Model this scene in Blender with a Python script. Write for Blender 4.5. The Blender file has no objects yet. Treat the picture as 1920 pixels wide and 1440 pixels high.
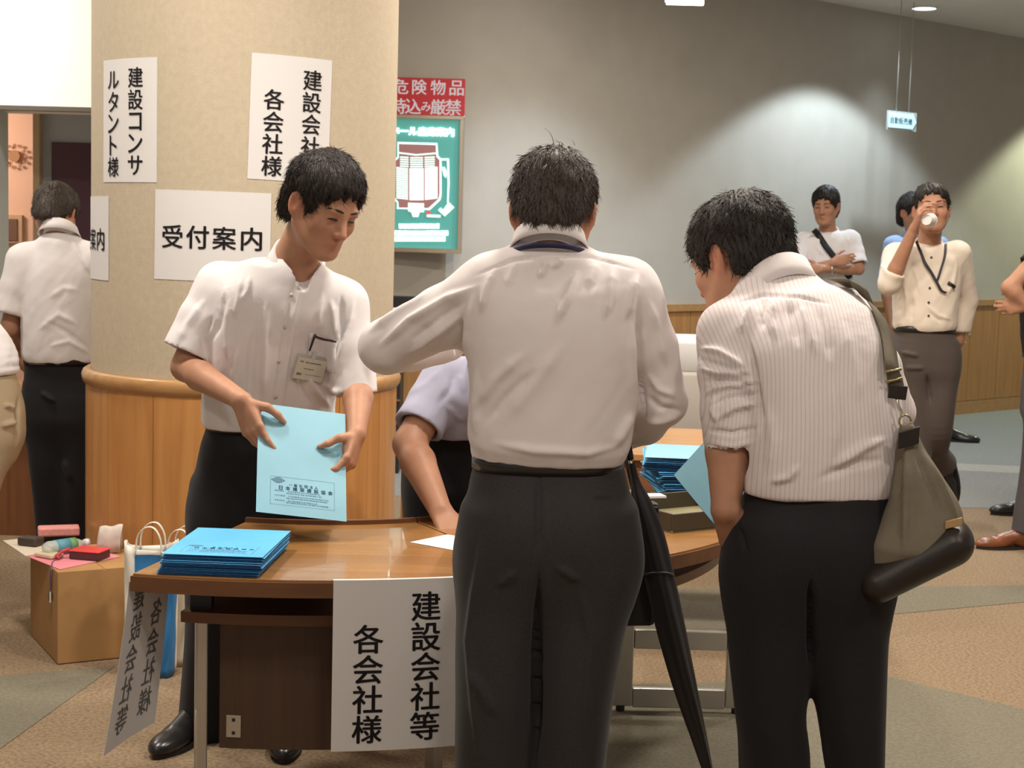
import bpy, bmesh, math, random
import numpy as np
from mathutils import Vector, Matrix

# ---------------------------------------------------------------- camera
FPX = 3000.0                      # focal length in pixels of the 1920x1440 frame
HC = 1.50
PITCH = math.atan(285.0 / FPX)
ROLL = math.radians(1.5)
scene = bpy.context.scene
_f = Vector((0, math.cos(PITCH), -math.sin(PITCH)))
_u0 = Vector((0, math.sin(PITCH), math.cos(PITCH)))
_x = Vector((1, 0, 0))
CR = _x * math.cos(ROLL) + _u0 * math.sin(ROLL)
CU = _u0 * math.cos(ROLL) - _x * math.sin(ROLL)
CF = _f
CO = Vector((0, 0, HC))
cam_data = bpy.data.cameras.new('camera')
cam_data.sensor_width = 36.0
cam_data.lens = 36.0 * FPX / 1920.0
cam_data.clip_end = 100
cam_data.dof.use_dof = True
cam_data.dof.focus_distance = 3.6
cam_data.dof.aperture_fstop = 13.0
cam = bpy.data.objects.new('camera', cam_data)
scene.collection.objects.link(cam)
cam.matrix_world = Matrix(((CR.x, CU.x, -CF.x, CO.x), (CR.y, CU.y, -CF.y, CO.y), (CR.z, CU.z, -CF.z, CO.z), (0, 0, 0, 1)))
scene.camera = cam

# ---------------------------------------------------------------- world, exposure
world = bpy.data.worlds.new('world')
scene.world = world
world.use_nodes = True
world.node_tree.nodes['Background'].inputs[0].default_value = (1.0, 0.93, 0.85, 1)
world.node_tree.nodes['Background'].inputs[1].default_value = 0.30
scene.view_settings.view_transform = 'Standard'
scene.view_settings.look = 'None'
scene.view_settings.gamma = 1.0
scene.view_settings.use_curve_mapping = False
scene.view_settings.exposure = 0.12

COL = scene.collection
ZC = 3.34                         # ceiling height

def lamp(name, kind, loc, energy, color=(1, 0.9, 0.78), size=0.3, target=None, spot=None, blend=0.4):
    d = bpy.data.lights.new(name, kind)
    d.energy = energy
    d.color = color
    if kind == 'AREA':
        d.shape = 'DISK'; d.size = size
    elif kind == 'SPOT':
        d.spot_size = math.radians(spot); d.spot_blend = blend; d.shadow_soft_size = size
    else:
        d.shadow_soft_size = size
    o = bpy.data.objects.new(name, d)
    COL.objects.link(o)
    o.location = loc
    if target is not None:
        o.rotation_euler = (Vector(target) - Vector(loc)).to_track_quat('-Z', 'Y').to_euler()
    return o

# lobby downlights (unseen ceiling lamps without fittings, a loose grid) in warm white
WARM = (1.0, 0.915, 0.81)
COOL = (0.80, 0.92, 1.0)
for (x, y, e) in ((-1.7, 1.4, 24), (0.3, 1.0, 26), (2.2, 1.4, 24),
                  (-1.55, 4.3, 54), (0.35, 4.1, 50), (1.9, 4.1, 46),
                  (-2.9, 6.3, 40), (0.5, 6.6, 40), (2.2, 6.6, 45), (2.6, 9.0, 40), (0.6, 9.0, 22)):
    lamp('downlight_lamp', 'AREA', (x, y, ZC - 0.03), e, WARM, 0.35, (x, y, 0))

# ---------------------------------------------------------------- pixel helpers
def ray(px, py):
    return (CF + CR * ((px - 960) / FPX) - CU * ((py - 720) / FPX))
def P(px, py, d):
    return CO + ray(px, py) * d
def G(px, py, z):
    r = ray(px, py)
    return CO + r * ((z - HC) / r.z)
def proj(V):
    V = np.asarray(V, float) - np.array(CO)
    d = V @ np.array(CF)
    return np.stack([960 + FPX * (V @ np.array(CR)) / d, 720 - FPX * (V @ np.array(CU)) / d], 1), d

# ---------------------------------------------------------------- materials
MATS = {}
def mat(name, color, rough=0.6, metal=0.0, spec=0.4, noise=0.0, nscale=30.0, bump=0.0, bscale=200.0,
        sheen=0.0, emit=None, estr=0.0, alpha=1.0, trans=0.0, sss=0.0, coat=0.0, attr=None, stretch=None, aniso=0.0):
    if name in MATS:
        return MATS[name]
    m = bpy.data.materials.new(name)
    m.use_nodes = True
    nt = m.node_tree
    b = nt.nodes['Principled BSDF']
    L = nt.links
    b.inputs['Base Color'].default_value = (*color, 1)
    b.inputs['Roughness'].default_value = rough
    b.inputs['Metallic'].default_value = metal
    b.inputs['Specular IOR Level'].default_value = spec
    b.inputs['Sheen Weight'].default_value = sheen
    b.inputs['Alpha'].default_value = alpha
    b.inputs['Transmission Weight'].default_value = trans
    b.inputs['Coat Weight'].default_value = coat
    if sss:
        b.inputs['Subsurface Weight'].default_value = sss
        b.inputs['Subsurface Radius'].default_value = (0.012, 0.005, 0.003)
        b.inputs['Subsurface Scale'].default_value = 1.0
    if emit is not None:
        b.inputs['Emission Color'].default_value = (*emit, 1)
        b.inputs['Emission Strength'].default_value = estr
    tc = nt.nodes.new('ShaderNodeTexCoord')
    src = tc.outputs['Object']
    if stretch is not None:
        mp = nt.nodes.new('ShaderNodeMapping')
        mp.inputs['Scale'].default_value = stretch
        L.new(src, mp.inputs['Vector']); src = mp.outputs['Vector']
    cout = None
    if attr:
        a = nt.nodes.new('ShaderNodeAttribute'); a.attribute_name = attr
        mx = nt.nodes.new('ShaderNodeMix'); mx.data_type = 'RGBA'; mx.blend_type = 'MULTIPLY'
        mx.inputs[0].default_value = 1.0
        mx.inputs[6].default_value = (*color, 1)
        L.new(a.outputs['Color'], mx.inputs[7]); cout = mx.outputs[2]
    if noise > 0:
        n = nt.nodes.new('ShaderNodeTexNoise')
        n.inputs['Scale'].default_value = nscale; n.inputs['Detail'].default_value = 5
        L.new(src, n.inputs['Vector'])
        r = nt.nodes.new('ShaderNodeMapRange')
        r.inputs[1].default_value = 0.3; r.inputs[2].default_value = 0.7
        r.inputs[3].default_value = 1 - noise; r.inputs[4].default_value = 1 + noise
        L.new(n.outputs['Fac'], r.inputs[0])
        mx = nt.nodes.new('ShaderNodeMix'); mx.data_type = 'RGBA'; mx.blend_type = 'MULTIPLY'
        mx.inputs[0].default_value = 1.0
        if cout: L.new(cout, mx.inputs[6])
        else: mx.inputs[6].default_value = (*color, 1)
        L.new(r.outputs[0], mx.inputs[7]); cout = mx.outputs[2]
    if cout: L.new(cout, b.inputs['Base Color'])
    if bump > 0:
        n = nt.nodes.new('ShaderNodeTexNoise')
        n.inputs['Scale'].default_value = bscale; n.inputs['Detail'].default_value = 4
        L.new(src, n.inputs['Vector'])
        bp = nt.nodes.new('ShaderNodeBump'); bp.inputs['Strength'].default_value = bump
        bp.inputs['Distance'].default_value = 0.004
        L.new(n.outputs['Fac'], bp.inputs['Height']); L.new(bp.outputs[0], b.inputs['Normal'])
    MATS[name] = m
    return m

def wood(name, c1, c2, rough=0.35, axis='z', scale=1.0, coat=0.2):
    if name in MATS:
        return MATS[name]
    m = mat(name, c1, rough, spec=0.45, coat=coat)
    nt = m.node_tree; L = nt.links; b = nt.nodes['Principled BSDF']
    tc = nt.nodes.new('ShaderNodeTexCoord')
    mp = nt.nodes.new('ShaderNodeMapping')
    s = {'z': (14, 14, 0.9), 'x': (0.9, 14, 14), 'y': (14, 0.9, 14)}[axis]
    mp.inputs['Scale'].default_value = tuple(v * scale for v in s)
    L.new(tc.outputs['Object'], mp.inputs['Vector'])
    n = nt.nodes.new('ShaderNodeTexNoise'); n.inputs['Scale'].default_value = 2.2; n.inputs['Detail'].default_value = 7
    n.inputs['Distortion'].default_value = 0.6
    L.new(mp.outputs[0], n.inputs['Vector'])
    r = nt.nodes.new('ShaderNodeValToRGB')
    r.color_ramp.elements[0].position = 0.32; r.color_ramp.elements[0].color = (*c2, 1)
    r.color_ramp.elements[1].position = 0.68; r.color_ramp.elements[1].color = (*c1, 1)
    L.new(n.outputs['Fac'], r.inputs[0]); L.new(r.outputs[0], b.inputs['Base Color'])
    bp = nt.nodes.new('ShaderNodeBump'); bp.inputs['Strength'].default_value = 0.06; bp.inputs['Distance'].default_value = 0.003
    L.new(n.outputs['Fac'], bp.inputs['Height']); L.new(bp.outputs[0], b.inputs['Normal'])
    return m

# ---------------------------------------------------------------- object helpers
def link(name, me, material=None, parent=None):
    o = bpy.data.objects.new(name, me)
    COL.objects.link(o)
    if material is not None:
        me.materials.clear(); me.materials.append(material)
    if parent is not None:
        o.parent = parent
        o.matrix_parent_inverse = parent_inv(parent)
    return o
def parent_inv(p):
    m = Matrix.LocRotScale(p.location, p.rotation_euler, p.scale)
    q = p.parent
    while q is not None:
        m = Matrix.LocRotScale(q.location, q.rotation_euler, q.scale) @ q_inv(p) @ m
        p = q; q = q.parent
    return m.inverted()
def q_inv(p):
    return p.matrix_parent_inverse
def tag(o, label=None, cat=None, group=None, kind=None):
    if label: o['label'] = label
    if cat: o['category'] = cat
    if group: o['group'] = group
    if kind: o['kind'] = kind
    return o
def empty(name, loc, label=None, cat=None, group=None, kind=None):
    o = bpy.data.objects.new(name, None)
    o.empty_display_size = 0.1
    COL.objects.link(o)
    o.location = loc
    return tag(o, label, cat, group, kind)
def mesh(name, verts, faces, smooth=False):
    me = bpy.data.meshes.new(name)
    me.from_pydata([tuple(v) for v in verts], [], [tuple(f) for f in faces])
    me.update()
    if smooth:
        me.polygons.foreach_set('use_smooth', [True] * len(me.polygons))
    return me
def bm_mesh(name, bm, smooth=False):
    bmesh.ops.recalc_face_normals(bm, faces=bm.faces)
    me = bpy.data.meshes.new(name)
    bm.to_mesh(me); bm.free()
    if smooth:
        me.polygons.foreach_set('use_smooth', [True] * len(me.polygons))
    return me
def frame(o, x, y, z):
    """4x4 from origin and axes"""
    return Matrix(((x[0], y[0], z[0], o[0]), (x[1], y[1], z[1], o[1]), (x[2], y[2], z[2], o[2]), (0, 0, 0, 1)))
def add_box(bm, c, s, M=None, bevel=0.0):
    r = bmesh.ops.create_cube(bm, size=1.0)
    vs = r['verts']
    bmesh.ops.scale(bm, vec=Vector(s), verts=vs)
    bmesh.ops.translate(bm, vec=Vector(c), verts=vs)
    if bevel > 0:
        es = list({e for v in vs for e in v.link_edges})
        r2 = bmesh.ops.bevel(bm, geom=es, offset=bevel, segments=2, affect='EDGES', profile=0.5)
        vs = list({v for f in r2['faces'] for v in f.verts} | {v for v in vs if v.is_valid})
    if M is not None:
        bmesh.ops.transform(bm, matrix=M, verts=vs)
    return vs
def box(name, c, s, material, parent=None, M=None, bevel=0.0, smooth=False):
    bm = bmesh.new(); add_box(bm, c, s, M, bevel)
    return link(name, bm_mesh(name, bm, smooth), material, parent)
def tube_data(pts, radii, n=10, cap=True):
    pts = [Vector(p) for p in pts]
    if not hasattr(radii, '__len__'): radii = [radii] * len(pts)
    V = []; F = []
    prev = None
    for i, p in enumerate(pts):
        t = (pts[min(i + 1, len(pts) - 1)] - pts[max(i - 1, 0)]).normalized()
        if prev is None:
            a = Vector((0, 0, 1)) if abs(t.z) < 0.9 else Vector((1, 0, 0))
            u = t.cross(a).normalized()
        else:
            u = (prev - t * prev.dot(t)).normalized()
        prev = u
        v = t.cross(u)
        for k in range(n):
            an = 2 * math.pi * k / n
            V.append(p + (u * math.cos(an) + v * math.sin(an)) * radii[i])
    for i in range(len(pts) - 1):
        for k in range(n):
            F.append((i * n + k, i * n + (k + 1) % n, (i + 1) * n + (k + 1) % n, (i + 1) * n + k))
    if cap:
        F.append(tuple(range(n - 1, -1, -1)))
        F.append(tuple(range((len(pts) - 1) * n, len(pts) * n)))
    return V, F
def tube(name, pts, radii, material, parent=None, n=10):
    V, F = tube_data(pts, radii, n)
    return link(name, mesh(name, V, F, True), material, parent)
def grid(name, fn, nu, nv, material, parent=None, thick=0.0, smooth=True, closed_u=False):
    """surface fn(u,v) u,v in 0..1; optional thickness by solidify-like second skin"""
    V = [Vector(fn(i / nu, j / nv)) for j in range(nv + 1) for i in range(nu + 1)]
    F = []
    W = nu + 1
    for j in range(nv):
        for i in range(nu):
            F.append((j * W + i, j * W + i + 1, (j + 1) * W + i + 1, (j + 1) * W + i))
    me = mesh(name, V, F, smooth)
    o = link(name, me, material, parent)
    if thick:
        md = o.modifiers.new('thickness', 'SOLIDIFY'); md.thickness = thick; md.offset = 0
    return o
def spline(pts, n):
    """Catmull-Rom resample"""
    p = [np.array(q, float) for q in pts]
    p = [2 * p[0] - p[1]] + p + [2 * p[-1] - p[-2]]
    out = []
    m = len(p) - 3
    for k in range(n + 1):
        t = k / n * m
        i = min(int(t), m - 1); t -= i
        a, b, c, d = p[i:i + 4]
        out.append(0.5 * ((2 * b) + (c - a) * t + (2 * a - 5 * b + 4 * c - d) * t * t + (3 * b - 3 * c + d - a) * t ** 3))
    return out

_glyphs = {}
def glyph(ch, bold=0.0):
    """(verts2d, faces) of a character in a unit em, from the built-in font"""
    key = ch
    if key not in _glyphs:
        cu = bpy.data.curves.new('glyph', 'FONT')
        cu.body = ch; cu.size = 1.0; cu.resolution_u = 3
        ob = bpy.data.objects.new('glyph', cu)
        COL.objects.link(ob)
        dg = bpy.context.evaluated_depsgraph_get()
        me = bpy.data.meshes.new_from_object(ob.evaluated_get(dg))
        v = np.array([(q.co.x, q.co.y) for q in me.vertices]) if len(me.vertices) else np.zeros((0, 2))
        f = [tuple(q.vertices) for q in me.polygons]
        bpy.data.objects.remove(ob); bpy.data.curves.remove(cu); bpy.data.meshes.remove(me)
        if len(v):
            c = (v.max(0) + v.min(0)) / 2
            if ch in 'ーンルタト一・':   # keep natural size
                pass
            v = v - c
            s = max((v.max(0) - v.min(0)).max(), 0.55)
            v = v / max(s, 0.8)
        _glyphs[key] = (v, f)
    return _glyphs[key]
def lettering(name, items, fn, material, parent, bold=0.019):
    """items: (char, u, v, size[, sx]) on a surface fn(u,v)->xyz (metres)"""
    V = []; F = []
    for it in items:
        ch, u, v, s = it[:4]
        sx = it[4] if len(it) > 4 else 1.0
        gv, gf = glyph(ch)
        for dx, dy in ((-bold, 0), (bold, 0), (0, bold * 0.5), (0, -bold * 0.5)):   # thick strokes, heavier verticals
            o = len(V)
            for a, b in gv:
                V.append(fn(u + (a + dx) * s * sx, v + (b + dy) * s))
            F += [tuple(o + i for i in f) for f in gf]
    return link(name, mesh(name, V, F), material, parent)

# ---------------------------------------------------------------- setting
M_wall = mat('wall_paint', (0.46, 0.43, 0.375), 0.85, noise=0.03, nscale=6, bump=0.04, bscale=350)
M_ceil = mat('ceiling_paint', (0.80, 0.77, 0.70), 0.9, noise=0.02, nscale=5)
M_panel = wood('wainscot_wood', (0.46, 0.235, 0.08), (0.37, 0.18, 0.058), 0.4, 'z', 1.0, 0.1)
M_rail = wood('rail_wood', (0.47, 0.26, 0.10), (0.38, 0.20, 0.07), 0.35, 'x', 1.0, 0.15)
M_pwood = wood('pillar_wood', (0.56, 0.27, 0.085), (0.45, 0.20, 0.058), 0.35, 'z', 0.8, 0.2)
M_white = mat('bulkhead_white', (0.82, 0.82, 0.76), 0.8)

def wave_fabric():
    m = mat('pillar_fabric', (0.52, 0.44, 0.325), 0.9, noise=0.05, nscale=45)
    nt = m.node_tree; L = nt.links; b = nt.nodes['Principled BSDF']
    tc = nt.nodes.new('ShaderNodeTexCoord')
    sx = nt.nodes.new('ShaderNodeSeparateXYZ'); L.new(tc.outputs['UV'], sx.inputs[0])
    # herringbone weave relief: zigzag of fine ribs
    tri = nt.nodes.new('ShaderNodeMath'); tri.operation = 'PINGPONG'; tri.inputs[1].default_value = 0.010
    L.new(sx.outputs[0], tri.inputs[0])
    ad = nt.nodes.new('ShaderNodeMath'); ad.operation = 'ADD'
    L.new(tri.outputs[0], ad.inputs[0]); L.new(sx.outputs[1], ad.inputs[1])
    ml = nt.nodes.new('ShaderNodeMath'); ml.operation = 'MULTIPLY'; ml.inputs[1].default_value = 2 * math.pi / 0.008
    L.new(ad.outputs[0], ml.inputs[0])
    sn = nt.nodes.new('ShaderNodeMath'); sn.operation = 'SINE'; L.new(ml.outputs[0], sn.inputs[0])
    bp = nt.nodes.new('ShaderNodeBump'); bp.inputs['Strength'].default_value = 0.22; bp.inputs['Distance'].default_value = 0.002
    L.new(sn.outputs[0], bp.inputs['Height']); L.new(bp.outputs[0], b.inputs['Normal'])
    return m

def carpet(name, c1, c2):
    m = mat(name, c1, 0.95, spec=0.1, bump=0.5, bscale=260)
    nt = m.node_tree; L = nt.links; b = nt.nodes['Principled BSDF']
    tc = nt.nodes.new('ShaderNodeTexCoord')
    n = nt.nodes.new('ShaderNodeTexNoise'); n.inputs['Scale'].default_value = 85; n.inputs['Detail'].default_value = 3
    L.new(tc.outputs['Object'], n.inputs['Vector'])
    r = nt.nodes.new('ShaderNodeValToRGB')
    r.color_ramp.elements[0].position = 0.36; r.color_ramp.elements[0].color = (*c2, 1)
    r.color_ramp.elements[1].position = 0.60; r.color_ramp.elements[1].color = (*c1, 1)
    L.new(n.outputs['Fac'], r.inputs[0]); L.new(r.outputs[0], b.inputs['Base Color'])
    return m
M_carpet = carpet('carpet_beige', (0.31, 0.225, 0.145), (0.20, 0.145, 0.092))
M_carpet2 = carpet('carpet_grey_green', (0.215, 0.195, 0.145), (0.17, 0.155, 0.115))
M_carpet3 = carpet('carpet_blue_grey', (0.27, 0.275, 0.26), (0.21, 0.215, 0.205))
M_carpet4 = carpet('carpet_pale', (0.38, 0.37, 0.33), (0.32, 0.31, 0.28))

# floor with inlaid carpet fields
floor = link('floor', mesh('floor', [(-9, -2, 0), (11, -2, 0), (11, 20, 0), (-9, 20, 0)], [(0, 1, 2, 3)]), M_carpet)
tag(floor, 'beige speckled lobby carpet floor', None, None, 'structure')
def inlay(pix, m, z=0.002):
    pts = [G(x, y, 0.0) for x, y in pix]
    n = len(pts)
    V = [(p.x, p.y, 0.0005) for p in pts] + [(p.x, p.y, z) for p in pts]
    F = [tuple(range(n - 1, -1, -1)), tuple(range(n, 2 * n))] + [(i, (i + 1) % n, n + (i + 1) % n, n + i) for i in range(n)]
    bm = bmesh.new()
    vs = [bm.verts.new(v) for v in V]
    for f in F: bm.faces.new([vs[i] for i in f])
    return link('carpet_inlay', bm_mesh('carpet_inlay', bm), m, floor)
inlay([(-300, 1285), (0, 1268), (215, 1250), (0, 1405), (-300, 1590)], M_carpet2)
inlay([(-2200, 870), (3400, 985), (2600, 905), (2600, 730), (-600, 640), (-1500, 760)], M_carpet3)
inlay([(1300, 848), (2600, 905), (2600, 920), (1300, 860)], M_carpet4, 0.0035)
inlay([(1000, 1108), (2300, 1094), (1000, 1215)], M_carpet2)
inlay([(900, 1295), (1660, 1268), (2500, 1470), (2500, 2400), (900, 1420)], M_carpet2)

# back wall: curved auditorium wall
wpts = [(-6.0, 10.25), (-2.5, 10.25), (-1.1, 10.27), (-0.45, 10.36), (0.0, 10.58), (0.55, 11.02), (1.29, 11.70), (2.6, 12.86), (4.24, 14.3), (7.2, 16.9)]
wc = spline(wpts, 90)
def strip(name, path, z0, z1, off0, off1, m, parent=None, smooth=True):
    """extruded band following a plan path, between z0..z1, offset towards the viewer"""
    V = []; F = []
    n = len(path)
    for i in range(n):
        t = path[min(i + 1, n - 1)] - path[max(i - 1, 0)]
        t = t / np.linalg.norm(t)
        nn = np.array((t[1], -t[0]))
        a = path[i] + nn * off0; b = path[i] + nn * off1
        V += [(a[0], a[1], z0), (b[0], b[1], z0), (b[0], b[1], z1), (a[0], a[1], z1)]
    for i in range(n - 1):
        for k in range(4):
            F.append((i * 4 + k, (i + 1) * 4 + k, (i + 1) * 4 + (k + 1) % 4, i * 4 + (k + 1) % 4))
    F += [(0, 1, 2, 3), tuple((n - 1) * 4 + k for k in (3, 2, 1, 0))]
    bm = bmesh.new()
    vs = [bm.verts.new(v) for v in V]
    for f in F: bm.faces.new([vs[i] for i in f])
    return link(name, bm_mesh(name, bm), m, parent)
ZW = 1.01
wall = strip('wall_back', wc, 0.0, ZC, -0.15, 0.0, M_wall)
tag(wall, 'curved greige painted back wall of the lobby', None, None, 'structure')
# wainscot panels, each its own board along the visible stretch
seg = [0.0]
for a, b in zip(wc[:-1], wc[1:]): seg.append(seg[-1] + float(np.linalg.norm(b - a)))
def wall_pt(s):
    i = min(max(np.searchsorted(seg, s) - 1, 0), len(wc) - 2)
    t = (s - seg[i]) / (seg[i + 1] - seg[i])
    return wc[i] * (1 - t) + wc[i + 1] * t
s0 = 0.02
while s0 < seg[-1] - 0.5:
    w = 0.455
    path = [wall_pt(s0 + 0.004 + (w - 0.008) * k / 2) for k in range(3)]
    strip('wainscot_panel', path, 0.12, ZW - 0.045, 0.001, 0.018, M_panel, wall)
    s0 += w
rail = strip('trim_1', wc, ZW - 0.05, ZW, 0.0, 0.035, M_rail); tag(rail, 'wooden dado rail along the back wall', None, None, 'structure')
bb = strip('baseboard_back', wc, 0.0, 0.115, 0.0, 0.024, M_rail); tag(bb, 'wooden baseboard along the back wall', None, None, 'structure')

ceil = box('ceiling', (0, 8.5, ZC + 0.1), (22, 24, 0.2), M_ceil); tag(ceil, 'grey-beige flat ceiling of the lobby', None, None, 'structure')

# round pillar
PX, PY, PR = -1.045, 6.2, 0.575
ZP = 0.935
def cyl(name, r, z0, z1, m, parent=None, n=96):
    V = []; F = []
    for z in (z0, z1):
        for k in range(n):
            a = 2 * math.pi * k / n
            V.append((PX + r * math.cos(a), PY + r * math.sin(a), z))
    for k in range(n):
        F.append((k, (k + 1) % n, n + (k + 1) % n, n + k))
    me = mesh(name, V, F, True)
    uv = me.uv_layers.new(name='UVMap')
    for f in me.polygons:
        for li in f.loop_indices:
            vi = me.loops[li].vertex_index
            k = vi % n
            if f.index == n - 1 and k == 0: k = n
            uv.data[li].uv = (2 * math.pi * k / n * r, me.vertices[vi].co.z)
    return link(name, me, m, parent)
pillar = cyl('trim_2', PR, 0.0, ZC, wave_fabric())
tag(pillar, 'round lobby pillar covered in beige woven fabric above a wood base', None, None, 'structure')
# wood staves of the base and its moulded cap
NS = 16
for k in range(NS):
    a0 = 2 * math.pi * k / NS + 0.002; a1 = 2 * math.pi * (k + 1) / NS - 0.002
    V = []; F = []
    n = 6
    for j in range(n + 1):
        a = a0 + (a1 - a0) * j / n
        for r in (PR + 0.001, PR + 0.020):
            for z in (0.0, ZP - 0.02):
                V.append((PX + r * math.cos(a), PY + r * math.sin(a), z))
    for j in range(n):
        b0, b1 = j * 4, (j + 1) * 4
        F += [(b0 + 2, b1 + 2, b1 + 3, b0 + 3), (b0, b0 + 1, b1 + 1, b1), (b0 + 1, b0 + 3, b1 + 3, b1 + 1), (b0, b1, b1 + 2, b0 + 2)]
    F += [(0, 2, 3, 1), (n * 4, n * 4 + 1, n * 4 + 3, n * 4 + 2)]
    bm = bmesh.new(); vs = [bm.verts.new(v) for v in V]
    for f in F: bm.faces.new([vs[i] for i in f])
    link('wood_panel', bm_mesh('wood_panel', bm), M_pwood, pillar)
V = []; F = []
prof = [(PR + 0.002, ZP + 0.012), (PR + 0.018, ZP + 0.014), (PR + 0.030, ZP + 0.006), (PR + 0.036, ZP - 0.010), (PR + 0.033, ZP - 0.030), (PR + 0.026, ZP - 0.042), (PR + 0.019, ZP - 0.046)]
n = 96
for r, z in prof:
    for k in range(n):
        a = 2 * math.pi * k / n
        V.append((PX + r * math.cos(a), PY + r * math.sin(a), z))
for i in range(len(prof) - 1):
    for k in range(n):
        F.append((i * n + k, (i + 1) * n + k, (i + 1) * n + (k + 1) % n, i * n + (k + 1) % n))
link('cap_moulding', mesh('cap_moulding', V, F, True), M_rail, pillar)

# left: white bulkhead over an opening, jamb, pink room beyond, door with dark panel
YB = 8.0
zb = G(60, 205, 0).z
def atY(px, py, Y):
    r = ray(px, py)
    return CO + r * (Y / r.y)
zb = atY(90, 206, YB).z
bulk = box('wall_left', (-3.85, YB + 0.15, (zb + ZC) / 2), (4.5, 0.3, ZC - zb), M_white)
tag(bulk, 'white bulkhead wall above the side opening', None, None, 'structure')
box('soffit_edge', (-3.85, YB + 0.02, zb + 0.006), (4.5, 0.06, 0.022), mat('soffit_metal', (0.10, 0.08, 0.06), 0.5), bulk)
xj = atY(16, 400, YB + 0.3).x
M_jamb = mat('jamb_grey', (0.50, 0.53, 0.50), 0.8)
jamb = box('wall_side', (xj - 0.75, YB + 0.17, zb / 2), (1.5, 0.26, zb - 0.004), M_jamb); tag(jamb, 'pale grey jamb wall at the side opening', None, None, 'structure')
M_pink = mat('pink_wall', (0.80, 0.50, 0.36), 0.85, noise=0.02, nscale=4)
pinkw = box('wall_far', (-4.2, 10.05, 1.4), (4.2, 0.1, 2.8), M_pink); tag(pinkw, 'peach pink wall of the room beyond the opening', None, None, 'structure')
fc = box('trim_3', (-3.8, 9.2, zb + 0.13), (5.5, 1.9, 0.05), M_ceil); tag(fc, 'low soffit ceiling beyond the opening', None, None, 'structure')
# wall ornament: small disc and ring of dots
o = empty('wall_ornament', atY(28, 293, 9.99), 'small brown sun disc ringed by dots on the pink wall', 'ornament')
M_brown = mat('ornament_brown', (0.42, 0.20, 0.09), 0.6)
c = atY(28, 293, 9.98)
def disc(name, c, r, th, m, parent, n=24):
    V = []; F = []
    for y in (0, -th):
        for k in range(n):
            a = 2 * math.pi * k / n
            V.append((c[0] + r * math.cos(a), c[1] + y, c[2] + r * math.sin(a)))
    F = [tuple(range(n - 1, -1, -1)), tuple(range(n, 2 * n))] + [(k, (k + 1) % n, n + (k + 1) % n, n + k) for k in range(n)]
    bm = bmesh.new(); vs = [bm.verts.new(v) for v in V]
    for f in F: bm.faces.new([vs[i] for i in f])
    return link(name, bm_mesh(name, bm), m, parent)
disc('sun_disc', c, 0.036, 0.02, M_brown, o)
for k in range(12):
    a = 2 * math.pi * k / 12
    disc('dot', (c[0] + 0.068 * math.cos(a), c[1], c[2] + 0.068 * math.sin(a)), 0.009, 0.012, M_brown, o, 10)
# framed brown notice lower on that wall
p0 = atY(-20, 402, 9.98); p1 = atY(42, 456, 9.98)
o = empty('framed_picture', ((p0.x + p1.x) / 2, 9.98, (p0.z + p1.z) / 2), 'small framed dark brown picture on the pink wall', 'picture')
box('picture_frame', ((p0.x + p1.x) / 2, 9.985, (p0.z + p1.z) / 2), (p1.x - p0.x, 0.03, p0.z - p1.z), mat('frame_tan', (0.55, 0.36, 0.22), 0.6), o)
box('picture_panel', ((p0.x + p1.x) / 2 - 0.01, 9.968, (p0.z + p1.z) / 2 - 0.005), (p1.x - p0.x - 0.035, 0.012, p0.z - p1.z - 0.04), mat('picture_brown', (0.17, 0.085, 0.055), 0.6), o)
# door frame post and door leaf with purple-black panel
YD = 8.9
xa = atY(68, 400, YD).x; xb = atY(80, 400, YD).x; xc = atY(182, 400, YD).x
post = box('trim_4', ((xa + xb) / 2, YD, 1.15), (xb - xa, 0.12, 2.30), mat('post_tan', (0.42, 0.32, 0.21), 0.7)); tag(post, 'tan door post in the side opening', None, None, 'structure')
door = empty('door_1', ((xb + xc) / 2, YD, 0), 'grey door with a dark purple panel', None, None, 'structure')
M_door = mat('door_grey', (0.36, 0.41, 0.45), 0.55)
xd = atY(98, 400, YD).x; xe = atY(171, 400, YD).x
zt = atY(120, 267, YD).z
xr = xe + 0.55
box('door_leaf', ((xb + xr) / 2, YD + 0.03, 1.15), (xr - xb, 0.05, 2.30), M_door, door)
box('door_panel', ((xd + xe) / 2, YD - 0.002, zt / 2 + 0.1), (xe - xd, 0.02, zt - 0.2), mat('door_purple', (0.075, 0.030, 0.05), 0.45), door)

# ---------------------------------------------------------------- posted papers and signs
M_paper = mat('white_paper', (0.70, 0.68, 0.67), 0.8, spec=0.2)
M_ink = mat('black_ink', (0.012, 0.010, 0.012), 0.7, spec=0.2)
def cyl_hit(px, py):
    r = ray(px, py)
    ox, oy = CO.x - PX, CO.y - PY
    a = r.x ** 2 + r.y ** 2; b = 2 * (ox * r.x + oy * r.y); c = ox * ox + oy * oy - PR * PR
    D = max(b * b - 4 * a * c, 0)
    t = (-b - math.sqrt(D)) / (2 * a)
    p = CO + r * t
    return math.atan2(p.y - PY, p.x - PX) * PR, p.z
def on_pillar(off, s0, z0, tilt=0.0):
    def fn(u, v):
        uu = u * math.cos(tilt) - v * math.sin(tilt); vv = u * math.sin(tilt) + v * math.cos(tilt)
        a = (s0 + uu) / PR
        return (PX + (PR + off) * math.cos(a), PY + (PR + off) * math.sin(a), z0 + vv)
    return fn
def column(text, x, y0, pitch, size, sx=1.0):
    return [(ch, x, y0 - i * pitch, size, sx) for i, ch in enumerate(text)]
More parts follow.
